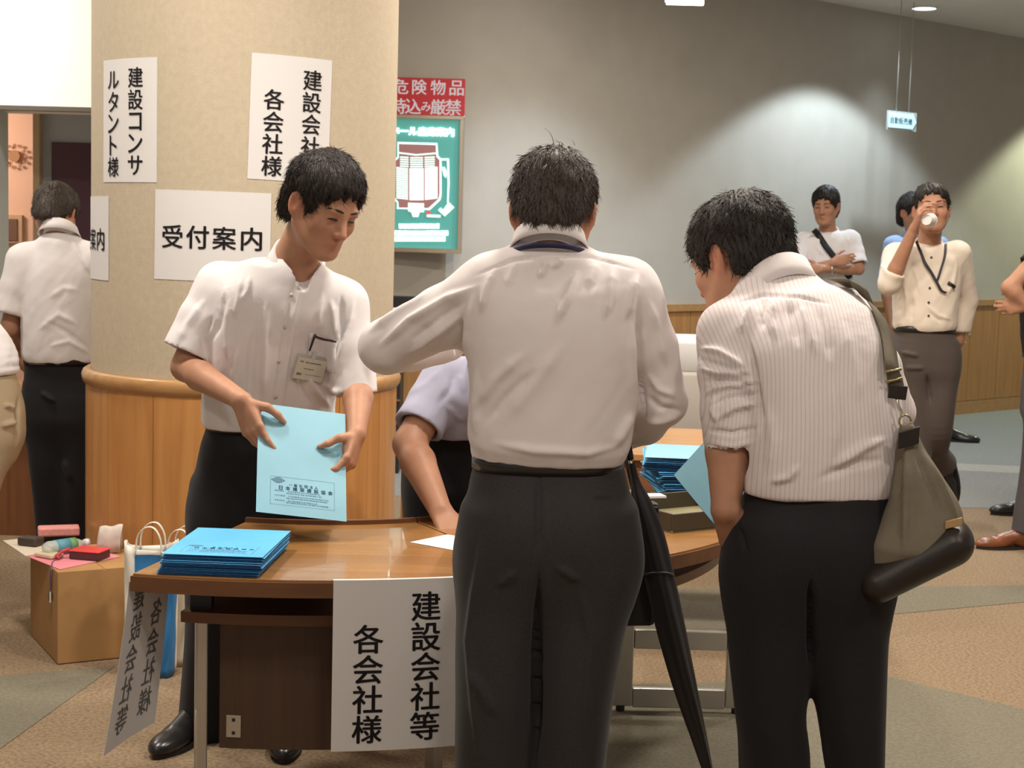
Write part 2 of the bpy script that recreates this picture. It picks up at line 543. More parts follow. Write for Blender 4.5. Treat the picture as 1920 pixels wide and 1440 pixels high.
def pillar_paper(label, cx, cy, w, h, items, tilt=0.0, s_shift=0.0):
    s, z = cyl_hit(cx, cy)
    s += s_shift
    f = on_pillar(0.0015, s, z, tilt)
    e = empty('paper_notice', f(0, 0), label, 'sign', 'paper notices taped to the pillar')
    grid('sheet', lambda u, v: f((u - 0.5) * w, (v - 0.5) * h), 24, 6, M_paper, e, 0.0006, False)
    for it in items: lettering('lettering', it, on_pillar(0.0042, s, z, tilt), M_ink, e)
    return e
A3W, A3H = 0.297, 0.435
pillar_paper('tall white notice on pillar reading 建設コンサルタント様, leftmost of the tall sheets', 236, 226, A3W, A3H,
             [column('建設コンサ', 0.052, 0.150, 0.077, 0.070), column('ルタント様', -0.072, 0.145, 0.077, 0.070)], 0.0)
pillar_paper('tall white notice on pillar behind the standing man, reading 建設会社等各会社様', 547, 223, A3W, A3H,
             [column('建設会社等', 0.072, 0.140, 0.077, 0.070), column('各会社様', -0.066, 0.062, 0.077, 0.070)], -0.025)
pillar_paper('wide white notice on pillar reading 受付案内, beside the standing man', 394, 443, 0.42, 0.315,
             [[(c, -0.138 + 0.094 * i, -0.005, 0.080) for i, c in enumerate('受付案内')]], -0.01)
s4, z4 = cyl_hit(203, 447)
e = empty('paper_notice', on_pillar(0, s4 - 0.2, z4)(0, 0), 'white notice wrapping round the far left edge of the pillar, ending 案内', 'sign', 'paper notices taped to the pillar')
f4 = on_pillar(0.0015, s4 - 0.205, z4)
grid('sheet', lambda u, v: f4((u - 0.5) * 0.42, (v - 0.5) * 0.305), 28, 4, M_paper, e, 0.0006, False)
lettering('lettering', [(c, -0.138 + 0.094 * i, -0.005, 0.080) for i, c in enumerate('受付案内')], on_pillar(0.0042, s4 - 0.205, z4), M_ink, e)

# red warning sign and illuminated hall plan on the back wall
YS = 10.16
def S(px, py): return atY(px, py, YS)
x1 = S(868, 350).x; zt = S(800, 216).z; zbm = S(800, 474).z
w = 0.56; x0 = x1 - w; xm = (x0 + x1) / 2
M_chrome = mat('chrome_frame', (0.75, 0.72, 0.66), 0.18, 1.0)
M_green = mat('plan_green', (0.07, 0.28, 0.25), 0.35, emit=(0.09, 0.34, 0.30), estr=0.55)
M_glow = mat('plan_white', (0.95, 1.0, 0.97), 0.5, emit=(0.93, 1.0, 0.95), estr=2.6)
M_glow2 = mat('plan_pale', (0.70, 0.95, 0.88), 0.5, emit=(0.62, 0.95, 0.86), estr=0.85)
M_maroon = mat('plan_maroon', (0.27, 0.12, 0.12), 0.5, emit=(0.30, 0.14, 0.14), estr=0.55)
e = empty('hall_plan_board', (xm, YS, zbm), 'illuminated green seating plan board in a chrome frame on the back wall', 'sign')
zm = (zt + zbm) / 2; hh = zt - zbm
box('light_box', (xm, YS + 0.07, zm), (w, 0.13, hh), mat('box_grey', (0.42, 0.40, 0.37), 0.5), e)
for nm, cc, ss in (('frame_rail', (xm, YS - 0.002, zt - 0.012), (w, 0.03, 0.026)), ('frame_rail', (xm, YS - 0.002, zbm + 0.014), (w, 0.03, 0.030)),
                   ('frame_stile', (x0 + 0.012, YS - 0.002, zm), (0.024, 0.028, hh - 0.03)), ('frame_stile', (x1 - 0.014, YS - 0.002, zm), (0.030, 0.028, hh - 0.03))):
    box(nm, cc, ss, M_chrome, e, bevel=0.004)
box('green_panel', (xm, YS + 0.006, zm), (w - 0.05, 0.010, hh - 0.05), M_green, e)
def poly_flat(name, pix, y, m, parent):
    pts = [atY(px, py, y) for px, py in pix]
    n = len(pts)
    V = [(p.x, y, p.z) for p in pts] + [(p.x, y + 0.002, p.z) for p in pts]
    F = [tuple(range(n)), tuple(range(2 * n - 1, n - 1, -1))] + [(i, n + i, n + (i + 1) % n, (i + 1) % n) for i in range(n)]
    bm = bmesh.new(); vs = [bm.verts.new(v) for v in V]
    for f in F: bm.faces.new([vs[i] for i in f])
    return link(name, bm_mesh(name, bm), m, parent)
q = YS
outl = [(745, 266), (820, 268), (822, 292), (828, 298), (828, 365), (826, 375), (806, 394), (752, 392), (744, 392), (744, 380), (736, 372), (735, 302), (745, 294)]
poly_flat('plan_outline', outl, q - 0.001, M_glow2, e)
inn = [(748, 270), (817, 272), (818, 294), (824, 300), (824, 364), (822, 373), (803, 390), (748, 389), (747, 378), (740, 370), (739, 304), (748, 296)]
poly_flat('plan_floor', inn, q - 0.004, M_maroon, e)
poly_flat('stage_line', [(748, 285), (780, 289), (817, 286), (817, 289), (780, 292), (748, 288)], q - 0.006, M_glow2, e)
for i in range(5):
    y = 293 + i * 4.2
    for xa_, xb_, d0, d1 in ((750, 766, 0, 1.2), (769, 793, 1.5, 1.5), (796, 815, 1.2, 0)):
        poly_flat('seat_row', [(xa_, y + d0), (xb_, y + d1), (xb_, y + d1 + 2.6), (xa_, y + d0 + 2.6)], q - 0.006, M_glow2, e)
for i in range(15):
    y = 313 + i * 4.0
    for xa_, xb_, d0, d1 in ((743, 765, 0, 2.5), (768, 794, 3, 3), (797, 820, 2.5, 0)):
        poly_flat('seat_row', [(xa_, y + d0), (xb_, y + d1), (xb_, y + d1 + 3.0), (xa_, y + d0 + 3.0)], q - 0.006, M_glow if xa_ > 760 else M_glow2, e)
poly_flat('lobby_mark', [(765, 380), (795, 381), (795, 398), (787, 398), (784, 407), (774, 407), (771, 398), (765, 396)], q - 0.005, M_glow2, e)
poly_flat('route_line', [(826, 297), (842, 297), (843, 345), (841, 380), (838, 380), (839, 345), (838, 301), (826, 301)], q - 0.005, M_glow2, e)
poly_flat('route_mark', [(828, 313), (834, 313), (839, 324), (836, 334), (832, 330)], q - 0.006, M_glow2, e)
poly_flat('route_block', [(841, 378), (852, 389), (834, 406), (821, 394), (826, 389), (831, 393)], q - 0.005, M_glow2, e)
poly_flat('route_label', [(800, 402), (826, 403), (826, 408), (800, 407)], q - 0.005, M_glow2, e)
poly_flat('position_dot', [(799, 396), (805, 395), (808, 399), (805, 402), (799, 401)], q - 0.006, mat('dot_red', (0.6, 0.08, 0.08), 0.5, emit=(0.7, 0.1, 0.1), estr=0.6), e)
sfn = lambda u, v: (S(792, 250).x + u, q - 0.005, S(792, 250).z + v)
lettering('title_lettering', [(c, (i - 3) * 0.058, 0.012, 0.054) for i, c in enumerate('ホール座席案内')], sfn, M_glow, e, 0.05)
random.seed(5)
for k, (yy, xa_, xb_) in enumerate(((424, 748, 826), (437, 737, 839), (448, 735, 839))):
    x = xa_
    while x < xb_ - 4:
        ww = random.uniform(4, 8)
        poly_flat('caption_mark', [(x, yy - 4.2), (x + ww, yy - 4.6 + random.uniform(-.5, .5)), (x + ww, yy + 4.4), (x, yy + 4.6)], q - 0.004, M_glow, e)
        x += ww + 0.7
M_red = mat('sign_red', (0.62, 0.045, 0.06), 0.4)
ztr = S(800, 143).z
e = empty('warning_sign', (xm, YS, zt), 'red warning plate with white lettering 危険物品持込み厳禁 above the plan board', 'sign')
wr = 0.545
box('red_plate', (x1 - 0.004 - wr / 2, YS + 0.12, (ztr + zt) / 2 + 0.002), (wr, 0.02, ztr - zt - 0.004), M_red, e, bevel=0.003)
M_wink = mat('white_letters', (0.85, 0.80, 0.80), 0.5, emit=(1, 0.95, 0.95), estr=0.12)
cx_ = x1 - 0.004 - wr / 2
rfn = lambda u, v: (cx_ + u, YS + 0.1085, (ztr + zt) / 2 + v)
lettering('lettering', [(c, -0.125 + i * 0.118 - 0.01, 0.062, 0.092) for i, c in enumerate('危険物品')] +
          [(c, x, -0.060, s) for c, x, s in (('持', -0.150, .098), ('込', -0.055, .098), ('み', 0.028, .062), ('厳', 0.105, .098), ('禁', 0.200, .098))], rfn, M_wink, e, 0.02)

# hanging arrow sign 自動販売機 below the ceiling
YH = 12.5
def H(px, py): return atY(px, py, YH)
hp = H(1692, 227)
e = empty('hanging_sign', hp, 'small pale blue hanging arrow sign reading 自動販売機 on two thin wires', 'sign')
M_signb = mat('sign_pale_blue', (0.50, 0.72, 0.76), 0.4, emit=(0.5, 0.75, 0.8), estr=0.10)
M_acr = mat('sign_clear_edge', (0.55, 0.60, 0.60), 0.2, alpha=0.35)
yaw = math.radians(38)
hw = 0.165; hz = 0.056
Mh = Matrix.Translation(hp) @ Matrix.Rotation(yaw, 4, 'Z')
V = []
prof = [(-hw, -hz), (hw * 0.72, -hz), (hw * 0.72, -hz * 1.15), (hw, 0), (hw * 0.72, hz * 1.15), (hw * 0.72, hz), (-hw, hz)]
for y in (-0.005, 0.005):
    V += [Mh @ Vector((x, y, z)) for x, z in prof]
n = len(prof)
F = [tuple(range(n)), tuple(range(2 * n - 1, n - 1, -1))] + [(i, n + i, n + (i + 1) % n, (i + 1) % n) for i in range(n)]
bm = bmesh.new(); vs = [bm.verts.new(v) for v in V]
for f in F: bm.faces.new([vs[i] for i in f])
link('arrow_plate', bm_mesh('arrow_plate', bm), M_signb, e)
box('clear_backing', (0.0, 0.008, 0), (2.16 * hw, 0.004, 2.6 * hz), M_acr, e, Mh)
hfn = lambda u, v: Mh @ Vector((u, -0.0065, v))
lettering('lettering', [(c, -0.130 + i * 0.054, 0.0, 0.050) for i, c in enumerate('自動販売機')], hfn, mat('sign_ink', (0.08, 0.16, 0.19), 0.6), e, 0.02)
M_wire = mat('steel_wire', (0.62, 0.60, 0.56), 0.35, 0.8)
for x in (-0.075, 0.075):
    a = Mh @ Vector((x, 0.003, hz)); tube('wire', [a, (a.x, a.y, ZC)], 0.0035, M_wire, e, 6)

# ceiling downlight in view
p = G(1733, 14, ZC)
e = empty('ceiling_downlight', p, 'round recessed white ceiling downlight in the upper right', 'light')
def ring(name, c, r0, r1, z0, z1, m, parent, n=32):
    V = []; F = []
    for r, z in ((r0, z0), (r1, z0), (r1, z1), (r0, z1)):
        for k in range(n):
            a = 2 * math.pi * k / n
            V.append((c[0] + r * math.cos(a), c[1] + r * math.sin(a), z))
    for i in range(4):
        for k in range(n):
            F.append((i * n + k, i * n + (k + 1) % n, ((i + 1) % 4) * n + (k + 1) % n, ((i + 1) % 4) * n + k))
    bm = bmesh.new(); vs = [bm.verts.new(v) for v in V]
    for f in F: bm.faces.new([vs[i] for i in f])
    return link(name, bm_mesh(name, bm), m, parent)
ring('trim_ring', p, 0.092, 0.112, ZC - 0.012, ZC - 0.001, mat('fitting_white', (0.8, 0.8, 0.8), 0.4), e)
disc2 = []
V = [(p.x + 0.093 * math.cos(2 * math.pi * k / 32), p.y + 0.093 * math.sin(2 * math.pi * k / 32), z) for z in (ZC - 0.006, ZC - 0.001) for k in range(32)]
F = [tuple(range(31, -1, -1)), tuple(range(32, 64))] + [(k, (k + 1) % 32, 32 + (k + 1) % 32, 32 + k) for k in range(32)]
link('lamp_disc', mesh('lamp_disc', V, F), mat('lamp_lens', (1, 1, 1), 0.4, emit=(0.86, 0.94, 1.0), estr=3.5), e)
lamp('downlight_beam', 'SPOT', (p.x, p.y, ZC - 0.03), 25, COOL, 0.09, (p.x, p.y, 0), 80, 0.6)
# illuminated exit box at the top edge
YH = 9.6
p = H(1285, -12)
p2 = H(1250, 9); p3 = H(1320, 9)
e = empty('exit_light_box', (p.x, YH, ZC), 'bright white illuminated box hanging below the ceiling, top edge', 'light')
bw = p3.x - p2.x
box('box_housing', (p.x, YH + 0.045, (p2.z + ZC) / 2 + 0.01), (bw + 0.004, 0.05, ZC - p2.z - 0.02), mat('fitting_white', (0.8, 0.8, 0.8), 0.4), e, bevel=0.003)
box('lit_face', (p.x, YH, (p2.z + ZC) / 2), (bw, 0.04, ZC - p2.z - 0.004), mat('exit_glow', (1, 1, 1), 0.4, emit=(1.0, 0.98, 0.93), estr=3.0), e, bevel=0.003)

# wall washers that draw the light scallops on the back wall
def washer(px, e, spot, gap, color, drop=0.05, blend=0.25):
    k = ray(px, 450); k = k.x / k.y
    best = min(range(len(wc)), key=lambda i: abs(wc[i][0] / wc[i][1] - k))
    t = wc[best + 1] - wc[best - 1]; t = t / np.linalg.norm(t); nn = np.array((t[1], -t[0]))
    q = wc[best] + nn * gap
    lamp('wall_washer_lamp', 'SPOT', (q[0], q[1], ZC - drop), e, color, 0.05, (q[0], q[1], 0), spot, blend)
washer(1532, 165, 116, 0.95, (0.74, 0.89, 1.0), 0.05, 0.22)
washer(1990, 190, 112, 0.85, (0.92, 1.0, 0.72))
washer(985, 190, 112, 1.2, (0.70, 0.84, 1.0), 0.05, 0.75)
lamp('bulkhead_lamp', 'SPOT', (-3.2, 6.9, ZC - 0.05), 170, (1.0, 0.97, 0.9), 0.1, (-3.4, 8.2, 2.6), 120, 0.6)
lamp('far_room_lamp', 'POINT', (-3.7, 9.3, 2.1), 42, (1.0, 0.85, 0.72), 0.15)

# ---------------------------------------------------------------- reception desk: arc segments
TC = (-0.571, 4.935); RO, RI, ZT = 1.371, 0.675, 0.70
M_top = wood('desk_wood', (0.36, 0.175, 0.055), (0.27, 0.125, 0.038), 0.27, 'x', 0.7, 0.35)
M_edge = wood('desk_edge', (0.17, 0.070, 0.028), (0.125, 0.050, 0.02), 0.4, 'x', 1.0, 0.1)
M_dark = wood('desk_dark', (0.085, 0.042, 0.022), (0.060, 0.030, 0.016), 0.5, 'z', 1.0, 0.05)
M_steel = mat('brushed_steel', (0.52, 0.50, 0.47), 0.34, 0.9)
def arc_pt(r, a, z): return (TC[0] + r * math.cos(a), TC[1] + r * math.sin(a), z)
def sector(name, r0, r1, a0, a1, z0, z1, m, parent, n=40, edge=None):
    V = []; F = []; mi = []
    for j in range(n + 1):
        a = a0 + (a1 - a0) * j / n
        V += [arc_pt(r0, a, z0), arc_pt(r1, a, z0), arc_pt(r1, a, z1), arc_pt(r0, a, z1)]
    for j in range(n):
        for k in range(4):
            F.append((j * 4 + k, j * 4 + (k + 1) % 4, (j + 1) * 4 + (k + 1) % 4, (j + 1) * 4 + k))
    F += [(3, 2, 1, 0), (n * 4, n * 4 + 1, n * 4 + 2, n * 4 + 3)]
    bm = bmesh.new(); vs = [bm.verts.new(v) for v in V]
    for f in F: bm.faces.new([vs[i] for i in f])
    es = [ed for ed in bm.edges if ed.calc_face_angle(0) > 1.0]
    bmesh.ops.bevel(bm, geom=es, offset=min(0.004, (z1 - z0) / 4), segments=2, affect='EDGES')
    return link(name, bm_mesh(name, bm), m, parent)
def desk(label, a0, a1, panel, frames):
    am = (a0 + a1) / 2
    e = empty('reception_desk', (*arc_pt((RO + RI) / 2, am, 0)[:2], 0), label, 'desk')
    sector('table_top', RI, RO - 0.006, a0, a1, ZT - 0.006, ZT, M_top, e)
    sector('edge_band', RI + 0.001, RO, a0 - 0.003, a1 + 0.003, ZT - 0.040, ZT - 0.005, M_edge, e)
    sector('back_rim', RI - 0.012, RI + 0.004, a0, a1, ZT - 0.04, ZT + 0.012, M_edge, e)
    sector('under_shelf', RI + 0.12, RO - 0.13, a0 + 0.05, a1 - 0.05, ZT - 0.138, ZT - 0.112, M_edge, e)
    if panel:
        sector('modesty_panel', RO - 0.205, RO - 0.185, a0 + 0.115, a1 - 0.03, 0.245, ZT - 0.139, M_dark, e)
    for a in frames:
        a, turn, ra, rb = a
        c, s = math.cos(a), math.sin(a)
        pf = (TC[0] + rb * c, TC[1] + rb * s)
        c, s = math.cos(a + turn), math.sin(a + turn)
        fr = frame((pf[0] - rb * c, pf[1] - rb * s, 0), (c, s, 0), (-s, c, 0), (0, 0, 1))
        bm = bmesh.new()
        add_box(bm, (ra + 0.033, 0, (ZT - 0.14) / 2 + 0.01), (0.066, 0.026, ZT - 0.16), fr, 0.003)
        fo = link('leg', bm_mesh('leg', bm), M_steel, e)
        bm = bmesh.new()
        add_box(bm, (rb - 0.033, 0, (ZT - 0.14) / 2 + 0.01), (0.066, 0.026, ZT - 0.16), fr, 0.003)
        link('leg', bm_mesh('leg', bm), M_steel, e)
        for zc, zh in ((0.047, 0.062), (0.235, 0.060)):
            bm = bmesh.new()
            add_box(bm, ((ra + rb) / 2, 0, zc), (rb - ra - 0.134, 0.024, zh), fr, 0.003)
            link('leg_rail', bm_mesh('leg_rail', bm), M_steel, e)
        for r in (ra + 0.03, rb - 0.03):
            q = fr @ Vector((r, 0, 0))
            V, F = tube_data([(q.x, q.y, 0), (q.x, q.y, 0.017)], 0.014, 12)
            link('foot', mesh('foot', V, F), mat('rubber', (0.02, 0.02, 0.02), 0.7), e)
        for r in (ra + 0.033, rb - 0.033):
            q = fr @ Vector((r, 0, 0))
            box('bracket', (q.x, q.y, ZT - 0.08), (0.05, 0.04, 0.074), mat('black_steel', (0.03, 0.03, 0.03), 0.5), e)
    return e
A0 = math.radians(-102.0); A1 = math.radians(-62.0)
d1 = desk('curved wooden reception desk segment with dark modesty panel in front of the envelope holder', A0, A1, True, ((A0 + 0.088, math.radians(19.0), RI + 0.20, RO - 0.150), (A1 - 0.06, 0.0, RI + 0.235, RO - 0.15)))
d2 = desk('curved wooden reception desk segment on the right carrying the tray and stacked envelopes', A1 + 0.008, math.radians(4.0), False, ((A1 + 0.07, 0.0, RI + 0.235, RO - 0.15), (math.radians(4.0) - 0.06, 0.0, RI + 0.235, RO - 0.035)))
# hinge plate on the modesty panel
a = A0 + 0.145
hb = box('hinge_plate', (0, 0, 0), (0.036, 0.004, 0.055), M_steel, d1,
         Matrix.Translation(arc_pt(RO - 0.1835, a, 0.300)) @ Matrix.Rotation(a + math.pi / 2, 4, 'Z'), 0.001)
for dz in (-0.016, 0.016):
    q = arc_pt(RO - 0.181, a, 0.300 + dz)
    t = box('screw', q, (0.007, 0.004, 0.007), mat('rubber', (0.02, 0.02, 0.02), 0.7), hb)

# paper sign hanging from the desk front
def ang(px, py):
    r = ray(px, py)
    ox, oy = CO.x - TC[0], CO.y - TC[1]
    R = RO + 0.005
    a = r.x ** 2 + r.y ** 2; b = 2 * (ox * r.x + oy * r.y); c = ox * ox + oy * oy - R * R
    t = (-b - math.sqrt(b * b - 4 * a * c)) / (2 * a)
    q = CO + r * t
    return math.atan2(q.y - TC[1], q.x - TC[0]), q.z
aL, zTop = ang(625, 1100)
SW, SH = 0.292, 0.395
def dsign(off):
    R = RO + off
    def fn(u, v):      # u 0..SW from left, v 0 (top) .. -SH
        bul = 0.006 * math.sin(min(max(-v / SH, 0), 1) * math.pi) + 0.012 * max(-v / SH, 0)
        return arc_pt(R + bul, aL + u / RO, ZT + 0.002 + v)
    return fn
e = empty('paper_sign', dsign(0.004)(SW / 2, 0), 'white paper sign reading 建設会社等各会社様 hanging from the desk front', 'sign')
f_ = dsign(0.004)
grid('sheet', lambda u, v: f_(u * SW, -v * SH), 24, 24, M_paper, e, 0.0006, False)
# folded-over strip lying on the desk top
grid('taped_fold', lambda u, v: arc_pt(RO + 0.004 - v * 0.012, aL + u * SW / RO, ZT + 0.0025), 24, 2, M_paper, e, 0.0006, False)
for it in (column('建設会社等', 0.212, -0.062, 0.070, 0.066), column('各会社様', 0.080, -0.134, 0.070, 0.066)): lettering('lettering', it, dsign(0.0058), M_ink, e, 0.02)
# second sign on the left end, seen from behind
pa = Vector(arc_pt(RO - 0.005, A0 - 0.004, ZT - 0.02)); pb = Vector(arc_pt(RO - 0.30, A0 - 0.004, ZT - 0.02))
def esign(off):
    ax = (pb - pa).normalized()
    def fn(u, v):      # u along the desk end (0 front), v 0..-SH ; flares outwards (towards -x)
        t = min(max(-v / SH, 0), 1)
        out = 0.004 + 0.045 * t ** 1.3 * (1 - 0.5 * u / 0.29) + 0.01 * math.sin(u / 0.29 * math.pi) * t
        q = pa + ax * u
        return (q.x - out + off, q.y - 0.05 * t * (1 - u / 0.29), q.z + v)
    return fn
e = empty('paper_sign', esign(0)(0.14, 0), 'white paper sign on the left end of the desk, its lettering showing through reversed', 'sign')
M_paper2 = mat('thin_paper', (0.78, 0.76, 0.77), 0.8, spec=0.2)
f_ = esign(0.0)
grid('sheet', lambda u, v: f_(u * 0.225, -v * SH), 24, 24, M_paper2, e, 0.0006, False)
for it in (column('建設会社等', 0.062, -0.045, 0.072, 0.064, -0.85), column('各会社様', 0.165, -0.105, 0.072, 0.064, -0.85)): lettering('show_through_lettering', it, lambda u, v: esign(0.0016)(u, v), mat('faint_ink', (0.17, 0.165, 0.165), 0.8), e, 0.012)
for ob in e.children:
    pass

# ---------------------------------------------------------------- blue envelopes
M_env = mat('envelope_blue', (0.10, 0.42, 0.70), 0.55, noise=0.05, nscale=8, spec=0.3)
M_envp = mat('envelope_pale_blue', (0.23, 0.46, 0.57), 0.55, noise=0.05, nscale=8, spec=0.3)
M_envd = mat('envelope_edge_blue', (0.008, 0.055, 0.20), 0.6)
M_print = mat('envelope_ink', (0.02, 0.06, 0.14), 0.7)
EW, EH, ET = 0.234, 0.330, 0.0032
def env_mesh(bulge=0.0):
    bm = bmesh.new()
    nx, ny = 6, 8
    top = {}; bot = {}
    for i in range(nx + 1):
        for j in range(ny + 1):
            u, v = i / nx - 0.5, j / ny - 0.5
            t = ET / 2 * (1 - 0.6 * max(abs(2 * u), abs(2 * v)) ** 6) + bulge * math.cos(u * math.pi) * math.cos(v * math.pi)
            top[i, j] = bm.verts.new((u * EW, v * EH, t))
            bot[i, j] = bm.verts.new((u * EW, v * EH, -t + 2 * bulge * math.cos(u * math.pi) * math.cos(v * math.pi) * 0.5))
    for i in range(nx):
        for j in range(ny):
            bm.faces.new((top[i, j], top[i + 1, j], top[i + 1, j + 1], top[i, j + 1]))
            bm.faces.new((bot[i, j], bot[i, j + 1], bot[i + 1, j + 1], bot[i + 1, j]))
    for i in range(nx):
        bm.faces.new((top[i, 0], bot[i, 0], bot[i + 1, 0], top[i + 1, 0]))
        bm.faces.new((top[i + 1, ny], bot[i + 1, ny], bot[i, ny], top[i, ny]))
    for j in range(ny):
        bm.faces.new((top[0, j + 1], bot[0, j + 1], bot[0, j], top[0, j]))
        bm.faces.new((top[nx, j], bot[nx, j], bot[nx, j + 1], top[nx, j + 1]))
    me = bpy.data.meshes.new('envelope')
    bm.to_mesh(me); bm.free()
    me.materials.append(M_env); me.materials.append(M_envd)
    for f in me.polygons:
        if abs(f.normal.z) < 0.6: f.material_index = 1
    return me
ENV = env_mesh()
ENVP = env_mesh(); ENVP.materials[0] = M_envp
def env_print(parent, M, zoff, y0=-EH / 2 + 0.028, mirror=False):
    """printed block on the lower front of an envelope"""
    fn = lambda u, v: M @ Vector((u, v, zoff))
    rnd = random.Random(3)
    V = []; F = []
    def bar(x, y, w, h):
        o = len(V)
        for a, b in ((x, y), (x + w, y), (x + w, y + h), (x, y + h)): V.append(fn(a, b))
        F.append((o, o + 1, o + 2, o + 3))
    # frame
    x0_, x1_, ya, yb = -0.082, 0.085, y0, y0 + 0.082
    t = 0.0006
    for r in ((x0_, ya, x1_ - x0_, t), (x0_, yb, x1_ - x0_, t), (x0_, ya, t, yb - ya), (x1_, ya, t, yb - ya)): bar(*r)
    # small unreadable lines
    for k, yy in enumerate((0.040, 0.034, 0.026, 0.020, 0.012, 0.007)):
        x = -0.070 if k % 2 == 0 else -0.040
        end = 0.035 + rnd.uniform(0, 0.04)
        while x < end:
            w = rnd.uniform(0.002, 0.005)
            bar(x, y0 + yy, w, 0.0026); x += w + rnd.uniform(0.0008, 0.003)
            if abs(x + 0.045) < 0.003: x += 0.008
    # emblem: flattened oval lozenge
    o = len(V); n = 20
    for k in range(n):
        a = 2 * math.pi * k / n
        V.append(fn(-0.062 + 0.019 * math.cos(a) * (1 - 0.35 * abs(math.sin(2 * a))), y0 + 0.072 + 0.0085 * math.sin(a)))
    F.append(tuple(range(o, o + n)))
    link('printed_block', mesh('printed_block', V, F), mat('envelope_grey_ink', (0.09, 0.20, 0.30), 0.7), parent)
    lettering('lettering', [(c, -0.030 + 0.0135 * i, y0 + 0.061, 0.0085) for i, c in enumerate('一般社団法人')] +
              [(c, -0.055 + 0.0185 * i, y0 + 0.050, 0.0115) for i, c in enumerate('日本橋梁建設協会')], fn, M_print, parent, 0.02)
def envelope(M, label, group=None, printed=False, me=None):
    o = bpy.data.objects.new('envelope', me or ENV)
    COL.objects.link(o)
    o.matrix_world = M
    tag(o, label, 'envelope', group)
    if printed:
        o2 = M.copy()
        loc, rot, sc = M.decompose()
        o.location = loc; o.rotation_mode = 'XYZ'; o.rotation_euler = rot.to_euler()
        env_print(o, M, ET / 2 + 0.0006)
    return o
ORD = 'first second third fourth fifth sixth seventh eighth ninth tenth eleventh twelfth thirteenth fourteenth fifteenth sixteenth seventeenth eighteenth nineteenth twentieth twenty-first twenty-second'.split()
# stack on the left desk
rnd = random.Random(11)
NST = 14
cen = G(393, 1081, ZT)
base = Vector((cen.x + 0.012, cen.y + EH / 2, ZT))
zz = ZT + 0.0005
for i in range(NST):
    th = 0.0034
    dx = (-0.010 + 0.010 * (i / 6) if i < 6 else 0.0) + rnd.uniform(-0.002, 0.002)
    yaw = math.radians(-3.0 + rnd.uniform(-0.8, 0.8))
    M = Matrix.Translation((base.x + dx, base.y + rnd.uniform(-0.002, 0.002) + (0.008 if i > 9 else 0), zz + th / 2)) @ Matrix.Rotation(yaw, 4, 'Z')
    top = i == NST - 1
    envelope(M, 'printed blue envelope on top of the stack on the left desk' if top else 'blue envelope, %s from the bottom of the neat stack on the left desk' % ORD[i], 'blue envelopes stacked on the left desk', top)
    zz += th
# tray and slips on the right desk, stack beside it
tb = G(1268, 985, ZT)
e = empty('document_tray', (tb.x, tb.y, ZT), 'shallow dark olive tray on the right desk below the stacked envelopes', 'tray')
M_tray = mat('tray_olive', (0.060, 0.048, 0.030), 0.5)
M_trayi = mat('tray_inside', (0.23, 0.20, 0.11), 0.5)
ty = math.radians(27)
c0 = G(1261, 1001, ZT)
MT = Matrix.Translation((c0.x, c0.y, ZT + 0.001)) @ Matrix.Rotation(math.radians(33), 4, 'Z')
TW, TD, TH = 0.34, 0.30, 0.052
# local: corner at origin, extends +x (right-back) and +y (left-back)
box('tray_base', (TW / 2, TD / 2, 0.003), (TW, TD, 0.006), M_trayi, e, MT)
for cc, ss in (((TW / 2, 0.004, TH / 2), (TW, 0.008, TH)), ((TW / 2, TD - 0.004, TH / 2), (TW, 0.008, TH)), ((0.004, TD / 2, TH / 2), (0.008, TD - 0.016, TH)), ((TW - 0.004, TD / 2, TH / 2), (0.008, TD - 0.016, TH))):
    box('tray_side', cc, ss, M_tray, e, MT, 0.002)
for (u, v, r, lab) in ((0.075, 0.115, 0.2, 'small white paper slip lying inside the olive tray, front corner'), (0.10, 0.235, -0.3, 'small white paper slip at the far corner of the olive tray')):
    bm = bmesh.new(); add_box(bm, (0, 0, 0), (0.085, 0.052, 0.006), MT @ Matrix.Translation((u, v, 0.0105 if v < 0.2 else 0.060)) @ Matrix.Rotation(r, 4, 'Z'))
    tag(link('paper_slip', bm_mesh('paper_slip', bm), M_paper), lab, 'paper slip', 'paper slips at the tray')
# envelopes stacked behind / on the tray
sb = G(1292, 925, ZT + 0.01)
zz = ZT + 0.0105
for i in range(22):
    dx = (0.012 if i < 13 else -0.010) + rnd.uniform(-0.006, 0.006)
    yw = math.radians((6 if i < 13 else -4) + rnd.uniform(-3.5, 3.5))
    M = Matrix.Translation((sb.x + dx, sb.y + EH / 2 + rnd.uniform(-0.004, 0.004), zz + ET / 2)) @ Matrix.Rotation(yw, 4, 'Z')
    envelope(M, 'blue envelope topping the tall uneven stack behind the tray' if i == 21 else 'blue envelope, %s from the bottom of the tall uneven stack behind the tray' % ORD[i], 'blue envelopes stacked behind the tray', False, ENVP if i % 3 == 1 or i > 19 else ENV)
    zz += ET + 0.0018
# writing paper under the bent man's hand
q = G(840, 1022, ZT)
bm = bmesh.new(); add_box(bm, (0, 0, 0), (0.21, 0.148, 0.0012), Matrix.Translation((q.x + 0.03, q.y + 0.012, ZT + 0.0012)) @ Matrix.Rotation(math.radians(-38), 4, 'Z'))
tag(link('writing_paper', bm_mesh('writing_paper', bm), M_paper), 'white sheet of paper under the writing hand on the desk', 'paper')

